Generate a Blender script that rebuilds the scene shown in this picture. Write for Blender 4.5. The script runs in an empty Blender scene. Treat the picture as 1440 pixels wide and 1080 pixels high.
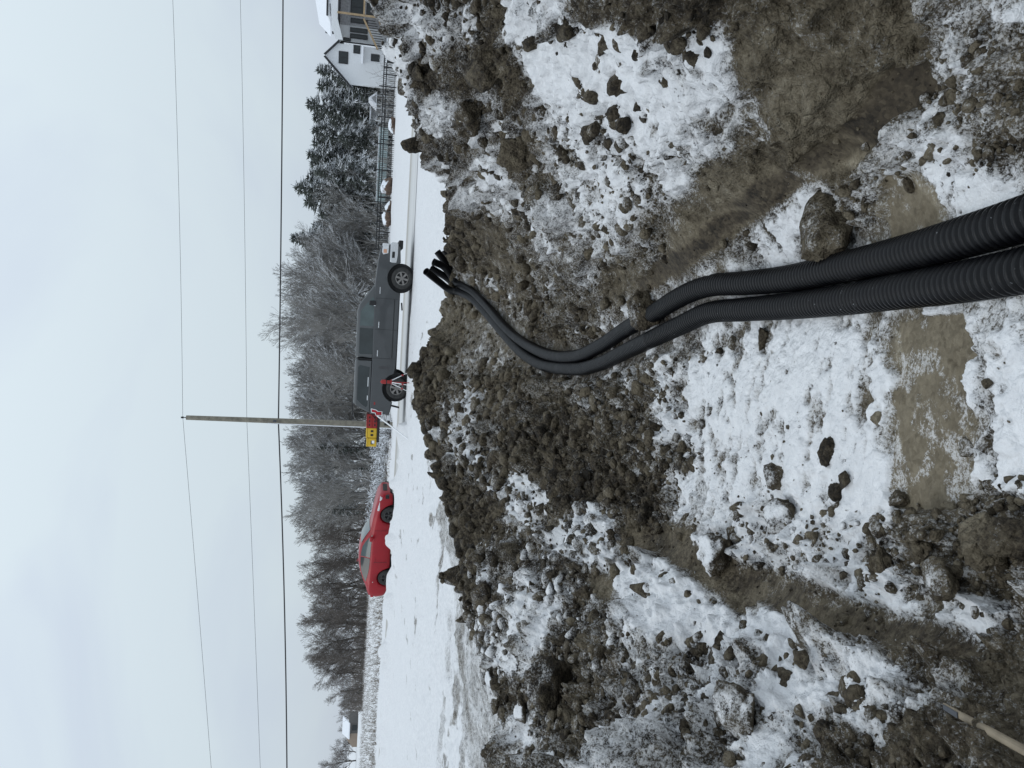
import bpy, bmesh, math, random
import numpy as np
from mathutils import Vector, Matrix

# ---------------------------------------------------------------- camera, sky, sun, exposure
scene = bpy.context.scene
COL = scene.collection
CAM_H = 1.5
PITCH, ROLL = math.atan(0.193), math.radians(2.6)
FPX = 1082.0                                    # focal length in pixels of the 1440 x 1080 photograph
CF = np.array([0, math.cos(PITCH), -math.sin(PITCH)])
_U0 = np.array([0, math.sin(PITCH), math.cos(PITCH)])
_R0 = np.array([1.0, 0, 0])
CU = _U0 * math.cos(ROLL) - _R0 * math.sin(ROLL)
CR = _R0 * math.cos(ROLL) + _U0 * math.sin(ROLL)
CP = np.array([0, 0, CAM_H])

cam_data = bpy.data.cameras.new('camera')
cam_data.sensor_fit = 'HORIZONTAL'
cam_data.sensor_width = 36.0
cam_data.lens = 36.0 * FPX / 1440.0
cam_data.clip_start = 0.05
cam_data.clip_end = 3000.0
cam = bpy.data.objects.new('camera', cam_data)
COL.objects.link(cam)
M = Matrix.Identity(4)
for k, v in enumerate((-CU, CR, -CF)):          # the phone was held sideways: image right is world down
    for i in range(3):
        M[i][k] = v[i]
M.translation = Vector(CP)
cam.matrix_world = M
scene.camera = cam

SUN_EL, SUN_AZ = math.radians(60), math.radians(250)
world = bpy.data.worlds.new('World')
scene.world = world
world.use_nodes = True
wn, wl = world.node_tree.nodes, world.node_tree.links
wn.clear()
w_out = wn.new('ShaderNodeOutputWorld')
w_bg = wn.new('ShaderNodeBackground')
w_bg.inputs['Strength'].default_value = 0.1
w_sky = wn.new('ShaderNodeTexSky')
w_sky.sky_type = 'NISHITA'
w_sky.sun_disc = False
w_sky.sun_elevation = SUN_EL
w_sky.sun_rotation = SUN_AZ
w_tc = wn.new('ShaderNodeTexCoord')
w_map = wn.new('ShaderNodeMapping')
w_map.inputs['Scale'].default_value = (1.0, 1.0, 2.2)
w_no = wn.new('ShaderNodeTexNoise')
w_no.inputs['Scale'].default_value = 1.6
w_no.inputs['Detail'].default_value = 5.0
w_no.inputs['Roughness'].default_value = 0.5
w_no.inputs['Distortion'].default_value = 0.6
w_ramp = wn.new('ShaderNodeValToRGB')
w_ramp.color_ramp.elements[0].position = 0.40
w_ramp.color_ramp.elements[0].color = (0.575, 0.648, 0.752, 1)
w_ramp.color_ramp.elements[1].position = 0.61
w_ramp.color_ramp.elements[1].color = (0.655, 0.745, 0.800, 1)
w_gain = wn.new('ShaderNodeVectorMath')
w_gain.operation = 'SCALE'
w_gain.inputs['Scale'].default_value = 10.0      # the cloud deck is as bright as the sky texture is physically
w_mix = wn.new('ShaderNodeMix')
w_mix.data_type = 'RGBA'
w_mix.inputs[0].default_value = 0.93             # nearly closed overcast
wl.new(w_tc.outputs['Generated'], w_map.inputs['Vector'])
wl.new(w_map.outputs['Vector'], w_no.inputs['Vector'])
wl.new(w_no.outputs['Fac'], w_ramp.inputs['Fac'])
wl.new(w_ramp.outputs['Color'], w_gain.inputs[0])
w_sep = wn.new('ShaderNodeSeparateXYZ')
wl.new(w_tc.outputs['Generated'], w_sep.inputs[0])
w_zen = wn.new('ShaderNodeMapRange')             # an overcast sky brightens steadily towards the zenith
w_zen.inputs['From Min'].default_value = 0.0
w_zen.inputs['From Max'].default_value = 1.0
w_zen.inputs['To Min'].default_value = 9.2
w_zen.inputs['To Max'].default_value = 15.5
wl.new(w_sep.outputs['Z'], w_zen.inputs['Value'])
wl.new(w_zen.outputs[0], w_gain.inputs['Scale'])
wl.new(w_sky.outputs['Color'], w_mix.inputs[6])
wl.new(w_gain.outputs['Vector'], w_mix.inputs[7])
wl.new(w_mix.outputs[2], w_bg.inputs['Color'])
wl.new(w_bg.outputs['Background'], w_out.inputs['Surface'])

sun_data = bpy.data.lights.new('sun', 'SUN')
sun_data.energy = 0.55
sun_data.angle = math.radians(30)
sun_data.color = (1.0, 0.97, 0.93)
sun = bpy.data.objects.new('sun', sun_data)
COL.objects.link(sun)
_d = Vector((math.sin(SUN_AZ) * math.cos(SUN_EL), math.cos(SUN_AZ) * math.cos(SUN_EL), math.sin(SUN_EL)))
sun.rotation_euler = _d.to_track_quat('Z', 'Y').to_euler()
sun.location = (0, 0, 60)

scene.view_settings.view_transform = 'Standard'
scene.view_settings.look = 'None'
scene.view_settings.exposure = 0.0
scene.view_settings.gamma = 1.0
scene.view_settings.use_curve_mapping = False

# ---------------------------------------------------------------- helpers
rng = np.random.default_rng(7)
R = random.Random(11)


def ray(px, py):
    return CF - CU * ((px - 720) / FPX) + CR * ((540 - py) / FPX)


def at_z(px, py, Z):                             # the point at height Z seen at a photo pixel
    d = ray(px, py)
    return CP + d * ((Z - CAM_H) / d[2])


def at_d(px, py, z):                             # the point at depth z seen at a photo pixel
    return CP + ray(px, py) * z


def at_y(px, py, Y):                             # the point at forward distance Y
    d = ray(px, py)
    return CP + d * (Y / d[1])


def project(P):
    q = P - CP
    z = q @ CF
    z = np.where(np.abs(z) < 1e-3, 1e-3, z)
    return 720 - (q @ CU) / z * FPX, 540 - (q @ CR) / z * FPX, z


def _hash(ix, iy, iz, seed):
    h = (ix.astype(np.uint32) * np.uint32(374761393) + iy.astype(np.uint32) * np.uint32(668265263)
         + iz.astype(np.uint32) * np.uint32(2147483647) + np.uint32(seed * 1013904223 & 0xffffffff))
    h = (h ^ (h >> np.uint32(13))) * np.uint32(1274126177)
    h = (h ^ (h >> np.uint32(15))) * np.uint32(2246822519)
    return ((h ^ (h >> np.uint32(16))) & np.uint32(0xffffff)).astype(np.float32) / np.float32(0xffffff)


def vnoise(P, scale, seed=0):                    # value noise, -1..1
    Q = (P * scale).astype(np.float32)
    I = np.floor(Q)
    Fr = Q - I
    Fr = Fr * Fr * (3 - 2 * Fr)
    I = I.astype(np.int64)
    out = 0
    for dx in (0, 1):
        wx = Fr[:, 0] if dx else 1 - Fr[:, 0]
        for dy in (0, 1):
            wy = Fr[:, 1] if dy else 1 - Fr[:, 1]
            for dz in (0, 1):
                wz = Fr[:, 2] if dz else 1 - Fr[:, 2]
                out = out + wx * wy * wz * _hash(I[:, 0] + dx, I[:, 1] + dy, I[:, 2] + dz, seed)
    return out * 2 - 1


def fbm(P, scale, octaves=4, seed=0, gain=0.5):
    out, a, tot = 0, 1.0, 0.0
    for o in range(octaves):
        out = out + a * vnoise(P, scale * 2.03 ** o, seed + o * 17)
        tot += a
        a *= gain
    return out / tot


def bumps(P, cell, seed=0, present=0.6, rmin=0.25, rmax=0.62, squash=0.75):   # heights of lumps scattered in space
    Q = (P / cell).astype(np.float32)
    I = np.floor(Q).astype(np.int64)
    best = np.zeros(len(P), np.float32)
    for dx in (-1, 0, 1):
        for dy in (-1, 0, 1):
            for dz in (-1, 0, 1):
                cx, cy, cz = I[:, 0] + dx, I[:, 1] + dy, I[:, 2] + dz
                d2 = ((cx + _hash(cx, cy, cz, seed) - Q[:, 0]) ** 2 + (cy + _hash(cx, cy, cz, seed + 1) - Q[:, 1]) ** 2
                      + (cz + _hash(cx, cy, cz, seed + 2) - Q[:, 2]) ** 2)
                h = _hash(cx, cy, cz, seed + 3)
                r = np.where(h < present, rmin + (rmax - rmin) * (h / present) ** 2, 0)
                best = np.maximum(best, np.sqrt(np.maximum(r * r - d2, 0)))
    return best * cell * squash


def sstep(a, b, x):
    t = np.clip((x - a) / (b - a), 0, 1)
    return t * t * (3 - 2 * t)


def poly_dist(poly, X, Y):                       # signed distance to a polygon, positive inside
    poly = np.asarray(poly, float)
    d = np.full(X.shape, 1e9)
    ins = np.zeros(X.shape, bool)
    for i in range(len(poly)):
        ax, ay = poly[i]
        bx, by = poly[(i + 1) % len(poly)]
        t = np.clip(((X - ax) * (bx - ax) + (Y - ay) * (by - ay)) / ((bx - ax) ** 2 + (by - ay) ** 2 + 1e-12), 0, 1)
        d = np.minimum(d, np.hypot(X - ax - t * (bx - ax), Y - ay - t * (by - ay)))
        c = ((ay > Y) != (by > Y)) & (X < (bx - ax) * (Y - ay) / (by - ay + 1e-12) + ax)
        ins ^= c
    return np.where(ins, d, -d)


def tag(o, label=None, cat=None, group=None, kind=None):
    if label: o['label'] = label
    if cat: o['category'] = cat
    if group: o['group'] = group
    if kind: o['kind'] = kind
    return o


def thing(name, label, cat, loc=(0, 0, 0), rz=0.0, group=None):
    o = bpy.data.objects.new(name, None)
    o.empty_display_size = 0.2
    COL.objects.link(o)
    o.location = loc
    o.rotation_euler = (0, 0, rz)
    return tag(o, label, cat, group)


def copy_tree(o, parent=None):
    c = o.copy()
    COL.objects.link(c)
    c.parent = parent
    for ch in list(o.children):
        copy_tree(ch, c)
    return c


def mesh_np(name, V, F, mat, parent=None, smooth=False):        # V (n,3), F (m,3|4) arrays
    V = np.asarray(V, np.float32)
    F = np.asarray(F, np.int32)
    me = bpy.data.meshes.new(name)
    k = F.shape[1]
    me.vertices.add(len(V))
    me.vertices.foreach_set('co', V.ravel())
    me.loops.add(F.size)
    me.loops.foreach_set('vertex_index', F.ravel())
    me.polygons.add(len(F))
    me.polygons.foreach_set('loop_start', np.arange(0, F.size, k, dtype=np.int32))
    me.polygons.foreach_set('use_smooth', np.full(len(F), smooth, bool))
    me.update(calc_edges=True)
    if mat: me.materials.append(mat)
    o = bpy.data.objects.new(name, me)
    COL.objects.link(o)
    if parent: o.parent = parent
    return o


class MB:
    """collects simple shapes and links them as one mesh object"""

    def __init__(self):
        self.v, self.f = [], []

    def add(self, vs, fs):
        n = len(self.v)
        self.v += [tuple(map(float, p)) for p in vs]
        self.f += [tuple(i + n for i in f) for f in fs]
        return self

    def box(self, c, s, rz=0.0, ry=0.0, rx=0.0):
        m = Matrix.Rotation(rz, 3, 'Z') @ Matrix.Rotation(ry, 3, 'Y') @ Matrix.Rotation(rx, 3, 'X')
        vs = [Vector(c) + m @ Vector((sx * s[0] / 2, sy * s[1] / 2, sz * s[2] / 2))
              for sx in (-1, 1) for sy in (-1, 1) for sz in (-1, 1)]
        return self.add(vs, [(0, 1, 3, 2), (4, 6, 7, 5), (0, 4, 5, 1), (2, 3, 7, 6), (0, 2, 6, 4), (1, 5, 7, 3)])

    def tube(self, p0, p1, r0, r1=None, n=8, cap=True):
        r1 = r0 if r1 is None else r1
        p0, p1 = Vector(p0), Vector(p1)
        d = (p1 - p0).normalized()
        a = d.orthogonal().normalized()
        b = d.cross(a)
        vs = []
        for p, r in ((p0, r0), (p1, r1)):
            vs += [p + (a * math.cos(2 * math.pi * i / n) + b * math.sin(2 * math.pi * i / n)) * r for i in range(n)]
        fs = [(i, (i + 1) % n, n + (i + 1) % n, n + i) for i in range(n)]
        if cap: fs += [tuple(range(n - 1, -1, -1)), tuple(range(n, 2 * n))]
        return self.add(vs, fs)

    def bar(self, p0, p1, w, h):                 # rectangular bar, h measured upwards
        p0, p1 = Vector(p0), Vector(p1)
        d = (p1 - p0).normalized()
        s = d.cross(Vector((0, 0, 1)))
        s = s.normalized() if s.length > 1e-4 else Vector((1, 0, 0))
        u = s.cross(d)
        vs = [p + s * (w / 2 * i) + u * (h / 2 * j) for p in (p0, p1) for i, j in ((-1, -1), (1, -1), (1, 1), (-1, 1))]
        return self.add(vs, [(3, 2, 1, 0), (4, 5, 6, 7), (0, 1, 5, 4), (1, 2, 6, 5), (2, 3, 7, 6), (3, 0, 4, 7)])

    def prism(self, poly, y0, y1, inset=0.0):    # outline in the local XZ plane, thickness along Y
        n = len(poly)
        vs = [(x, y0, z) for x, z in poly] + [(x, y1, z) for x, z in poly]
        fs = [(i, (i + 1) % n, n + (i + 1) % n, n + i) for i in range(n)]
        fs += [tuple(range(n - 1, -1, -1)), tuple(range(n, 2 * n))]
        return self.add(vs, fs)

    def rings(self, rings, cap=True, closed=True):
        n = len(rings[0])
        vs = [p for r in rings for p in r]
        fs = []
        for k in range(len(rings) - 1):
            for i in range(n if closed else n - 1):
                j = (i + 1) % n
                fs.append((k * n + i, k * n + j, (k + 1) * n + j, (k + 1) * n + i))
        if cap and closed:
            fs += [tuple(range(n - 1, -1, -1)), tuple(range((len(rings) - 1) * n, len(rings) * n))]
        return self.add(vs, fs)

    def build(self, name, mat, parent=None, smooth=False, bevel=0.0, seg=2, label=None):
        me = bpy.data.meshes.new(name)
        me.from_pydata(self.v, [], self.f)
        bm = bmesh.new()
        bm.from_mesh(me)
        bmesh.ops.recalc_face_normals(bm, faces=bm.faces)
        if bevel:
            es = [e for e in bm.edges if len(e.link_faces) == 2 and e.calc_face_angle(0) > 0.45]
            bmesh.ops.bevel(bm, geom=es, offset=bevel, segments=seg, affect='EDGES', profile=0.5, clamp_overlap=True)
        for f in bm.faces: f.smooth = smooth
        bm.to_mesh(me)
        bm.free()
        if mat: me.materials.append(mat)
        o = bpy.data.objects.new(name, me)
        COL.objects.link(o)
        if parent: o.parent = parent
        if label: o['label'] = label
        return o


# ---------------------------------------------------------------- materials
MATS = {}


def principled(name):
    m = bpy.data.materials.new(name)
    m.use_nodes = True
    nt = m.node_tree
    b = nt.nodes['Principled BSDF']
    MATS[name] = m
    return m, nt, b


def lk(nt, a, b): nt.links.new(a, b)


def node(nt, t, **kw):
    n = nt.nodes.new(t)
    for k, v in kw.items():
        if k in n.inputs: n.inputs[k].default_value = v
        else: setattr(n, k, v)
    return n


def ramp(nt, fac, stops):
    n = nt.nodes.new('ShaderNodeValToRGB')
    e = n.color_ramp.elements
    while len(e) < len(stops): e.new(0.5)
    for i, (p, c) in enumerate(stops):
        e[i].position = p
        e[i].color = (*c, 1) if len(c) == 3 else c
    if fac is not None: lk(nt, fac, n.inputs['Fac'])
    return n


def math_n(nt, op, a, b=None, clamp=False):
    n = nt.nodes.new('ShaderNodeMath')
    n.operation = op
    n.use_clamp = clamp
    for i, v in enumerate((a, b)):
        if v is None: continue
        if isinstance(v, (int, float)): n.inputs[i].default_value = v
        else: lk(nt, v, n.inputs[i])
    return n.outputs[0]


def mixc(nt, fac, a, b):
    n = nt.nodes.new('ShaderNodeMix')
    n.data_type = 'RGBA'
    for s, v in ((0, fac), (6, a), (7, b)):
        if isinstance(v, (int, float)): n.inputs[s].default_value = v
        elif isinstance(v, tuple): n.inputs[s].default_value = (*v, 1)
        else: lk(nt, v, n.inputs[s])
    return n.outputs[2]


def noise(nt, vec, scale, detail=4.0, rough=0.55):
    n = nt.nodes.new('ShaderNodeTexNoise')
    n.inputs['Scale'].default_value = scale
    n.inputs['Detail'].default_value = detail
    n.inputs['Roughness'].default_value = rough
    if vec is not None: lk(nt, vec, n.inputs['Vector'])
    return n.outputs['Fac']


def simple(name, c, rough=0.6, metal=0.0, var=0.15, scale=8.0, bump=0.0, spec=0.4, snow=None, coat=0.0):
    """a plain surface with mottling, optional fine relief and optional snow lying on its upper sides"""
    m, nt, b = principled(name)
    tc = node(nt, 'ShaderNodeTexCoord')
    n = noise(nt, tc.outputs['Object'], scale, 5.0)
    lo = tuple(max(0, x * (1 - var)) for x in c)
    hi = tuple(min(1, x * (1 + var)) for x in c)
    col = ramp(nt, n, [(0.3, lo), (0.7, hi)]).outputs['Color']
    if snow:
        amount, nscale = snow
        g = node(nt, 'ShaderNodeNewGeometry')
        sx = node(nt, 'ShaderNodeSeparateXYZ')
        lk(nt, g.outputs['Normal'], sx.inputs[0])
        sn = noise(nt, g.outputs['Position'], nscale, 3.0)
        f = math_n(nt, 'ADD', sx.outputs['Z'], math_n(nt, 'MULTIPLY', math_n(nt, 'SUBTRACT', sn, 0.5), 1.6))
        f = math_n(nt, 'MULTIPLY', math_n(nt, 'SUBTRACT', f, 1 - amount), 4.0, True)
        col = mixc(nt, f, col, (0.78, 0.81, 0.85))
    lk(nt, col, b.inputs['Base Color'])
    b.inputs['Roughness'].default_value = rough
    b.inputs['Metallic'].default_value = metal
    b.inputs['Specular IOR Level'].default_value = spec
    b.inputs['Coat Weight'].default_value = coat
    if bump:
        bn = node(nt, 'ShaderNodeBump', Strength=bump, Distance=0.01)
        lk(nt, noise(nt, tc.outputs['Object'], scale * 6, 5.0), bn.inputs['Height'])
        lk(nt, bn.outputs[0], b.inputs['Normal'])
    return m

# ================================================================ the ground: field, trench, two spoil banks
# control points: photo pixel, and either the height Z there or the depth D along the view
CTRL = [
    # trench floor
    (1440, 300, 'Z', -.10), (1440, 600, 'Z', -.10), (1440, 860, 'Z', -.10), (1440, 80, 'Z', -.08), (1330, 400, 'Z', -.17), (1330, 700, 'Z', -.17),
    (1250, 300, 'Z', -.20), (1250, 560, 'Z', -.20), (1250, 780, 'Z', -.18), (1130, 340, 'Z', -.27), (1120, 560, 'Z', -.27), (1110, 740, 'Z', -.26),
    (1010, 420, 'Z', -.33), (1010, 560, 'Z', -.33), (1000, 690, 'Z', -.33), (920, 440, 'Z', -.36), (910, 560, 'Z', -.31),
    (850, 450, 'Z', -.38), (760, 470, 'Z', -.38), (720, 445, 'Z', -.36), (690, 435, 'Z', -.33), (660, 415, 'Z', -.31), (645, 407, 'Z', -.26),
    # foot of the left bank
    (960, 735, 'Z', -.34), (1100, 800, 'Z', -.28), (1250, 850, 'Z', -.2), (1440, 910, 'Z', -.1),
    # foot of the right bank
    (1320, 110, 'Z', -.15), (1235, 190, 'Z', -.19), (1150, 250, 'Z', -.23), (1070, 305, 'Z', -.28), (960, 385, 'Z', -.34), (900, 408, 'Z', -.36),
    (800, 412, 'Z', -.33), (730, 410, 'Z', -.3),
    # the bucket left both feet of the cut nearly upright
    (1265, 105, 'D', 2.21), (1185, 180, 'D', 2.51), (1105, 238, 'D', 2.91), (1030, 290, 'D', 3.43), (925, 370, 'D', 4.46),
    (1250, 885, 'D', 2.37), (1100, 835, 'D', 3.06), (960, 765, 'D', 4.07), (1440, 945, 'D', 1.78),
    # right bank: face and crest
    (1040, 100, 'D', 2.5), (1180, 120, 'D', 2.35), (1040, 20, 'D', 2.35), (1090, 190, 'D', 2.85), (990, 230, 'D', 3.15), (930, 300, 'D', 3.9),
    (850, 80, 'D', 3.65), (860, 200, 'D', 4.1), (800, 200, 'D', 5.0), (850, 330, 'D', 4.9), (780, 330, 'D', 6.1), (700, 60, 'D', 4.6),
    (720, 180, 'D', 5.7), (700, 300, 'D', 8.3), (660, 330, 'D', 10.0), (660, 240, 'D', 7.6), (650, 120, 'D', 5.7), (640, 30, 'D', 4.9),
    (588, 20, 'D', 5.3), (578, 75, 'D', 5.9), (574, 130, 'D', 6.6), (597, 215, 'D', 8.3), (627, 310, 'D', 11.0), (641, 375, 'D', 13.2),
    # left slope and crest
    (850, 600, 'D', 5.75), (850, 700, 'D', 5.4), (760, 620, 'D', 7.4), (760, 560, 'D', 7.9), (700, 500, 'D', 9.6), (680, 560, 'D', 9.6), (680, 640, 'D', 8.8),
    (720, 700, 'D', 7.6), (640, 520, 'D', 11.1), (626, 600, 'D', 10.4),
    (591, 560, 'D', 12.0), (593, 500, 'D', 12.5), (617, 470, 'D', 13.0), (638, 445, 'D', 13.6), (648, 425, 'D', 14.2), (616, 620, 'D', 10.8), (632, 700, 'D', 9.0),
    (662, 800, 'D', 7.4), (676, 850, 'D', 6.9), (706, 920, 'D', 6.1), (718, 980, 'D', 5.5), (738, 1075, 'D', 4.8),
    # left bank face
    (900, 790, 'D', 4.6), (850, 780, 'D', 5.0), (800, 820, 'D', 5.1), (750, 900, 'D', 5.2), (820, 960, 'D', 4.1), (900, 900, 'D', 3.85),
    (1000, 950, 'D', 2.95), (1000, 850, 'D', 3.6), (1100, 880, 'D', 2.85), (1200, 1000, 'D', 2.2), (1200, 900, 'D', 2.45), (900, 1070, 'D', 3.1),
    (1100, 1070, 'D', 2.3), (1320, 950, 'D', 2.0), (1440, 1070, 'D', 1.5), (1440, 980, 'D', 1.68), (1300, 1070, 'D', 1.8),
]
WORLD = [  # X, Y, Z for ground the photograph does not show directly
    (0, .1, -.02), (.5, .3, -.02), (-.5, .3, 0), (0, -.8, 0), (0, .9, -.08), (.7, 1.0, -.05), (-.6, 1.0, 0.0),
    (2.2, 1.6, .75), (1.5, 1.2, .45), (2.9, 3, 1.15), (3.3, 4.6, 1.15), (1.3, .2, .2), (2.2, 0, .4), (4.5, 2, .5), (5, 5, .5), (4.3, 7, .45), (6.5, 3, 0), (6.5, 7, 0), (7, 11, 0), (3.6, 9.5, .25), (4, 12, 0),
    (3.2, 14.5, 0), (2.2, 15.2, -.05), (1.3, 15.4, -.1), (1.9, 14.5, -.22), (.3, 14, .15), (-.5, 14, .05), (0, 16, 0), (-1.6, 12.5, 0), (-2.6, 10.6, .02), (-3.2, 8.4, .05), (-3.6, 6.5, .1), (-4, 5, .12),
    (-1.7, 1.2, .5), (-2.4, 2.4, .62), (-2.7, 3.6, .62), (-3.8, 2.5, .15), (-4.2, 4, .1), (-1.2, .3, .15), (-2.5, .3, .1), (-6, 3, 0), (-6, 8, 0), (-5, 12, 0), (5, 16, 0), (-2, 17, 0), (2, 18, 0), (8, 16, 0),
]
cp = []
for px, py, mode, v in CTRL:
    cp.append(at_z(px, py, v) if mode == 'Z' else at_d(px, py, v))
cp = np.array(cp + [np.array(w, float) for w in WORLD])


def _uv(X, Y):
    return np.stack([np.log(np.hypot(X, Y + .6) + .25), np.arctan2(X, Y + .6)], 1)


_cu = _uv(cp[:, 0], cp[:, 1])
_C2 = 0.07 ** 2


def _kern(A, B):
    d2 = ((A[:, None, :] - B[None, :, :]) ** 2).sum(2)
    return np.sqrt(d2 + _C2)


_n = len(cp)
_A = np.zeros((_n + 1, _n + 1))
_A[:_n, :_n] = _kern(_cu, _cu) - np.eye(_n) * 0.006
_A[:_n, _n] = _A[_n, :_n] = 1
_w = np.linalg.solve(_A, np.append(cp[:, 2], 0))


def base_z(X, Y):
    X, Y = np.asarray(X, float).ravel(), np.asarray(Y, float).ravel()
    z = np.zeros(len(X))
    r = np.hypot(X, Y)
    idx = np.nonzero((r < 19.5) & (Y > -4))[0]
    for k in range(0, len(idx), 40000):
        s = idx[k:k + 40000]
        z[s] = _kern(_uv(X[s], Y[s]), _cu) @ _w[:_n] + _w[_n]
    return z * (1 - sstep(16.5, 19.5, r)) * sstep(-4, -1, Y)


def hit_base(px, py, off=0.0, zmin=1.2, zmax=18.0):   # where the ray of a photo pixel meets the smooth ground
    z = np.exp(np.linspace(math.log(zmin), math.log(zmax), 700))
    Pt = CP[None] + ray(px, py)[None] * z[:, None]
    below = Pt[:, 2] < base_z(Pt[:, 0], Pt[:, 1]) + off
    return Pt[int(np.argmax(below)) if below.any() else len(z) - 1]


def spline(pts, n_per=24):                        # Catmull-Rom through points
    pts = [np.array(p, float) for p in pts]
    P = [2 * pts[0] - pts[1]] + pts + [2 * pts[-1] - pts[-2]]
    out = []
    for i in range(1, len(P) - 2):
        for k in range(n_per):
            t = k / n_per
            out.append(.5 * (2 * P[i] + (P[i + 1] - P[i - 1]) * t + (2 * P[i - 1] - 5 * P[i] + 4 * P[i + 1] - P[i + 2]) * t * t
                             + (3 * P[i] - P[i - 1] - 3 * P[i + 1] + P[i + 2]) * t ** 3))
    out.append(pts[-1])
    return np.array(out)


PIPE_R = .058
PIX_A = [(1560, 268), (1440, 308), (1350, 335), (1269, 357), (1190, 375), (1113, 391), (1050, 398), (997, 402), (958, 417), (920, 440), (880, 463), (845, 486), (810, 501), (772, 499), (735, 481), (710, 460), (685, 431), (665, 411), (650, 402)]
PIX_B = [(1560, 352), (1440, 380), (1350, 397), (1269, 409), (1190, 421), (1113, 430), (1050, 435), (997, 440), (958, 457), (920, 475), (880, 494), (845, 511), (810, 519), (765, 514), (735, 497), (710, 471), (685, 442), (665, 421), (647, 411)]


def pipe_path(pix):
    p = np.array([hit_base(x, y, PIPE_R + .012) for x, y in pix])
    for _ in range(2): p[1:-1, 2] = .25 * p[:-2, 2] + .5 * p[1:-1, 2] + .25 * p[2:, 2]
    for i, (x, y) in enumerate(pix):              # keep every point on its own line of sight
        p[i] = at_z(x, y, p[i, 2])
    return p


PATH_A, PATH_B = pipe_path(PIX_A), pipe_path(PIX_B)
_lane = np.concatenate([spline(PATH_A, 6), spline(PATH_B, 6)])


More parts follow.
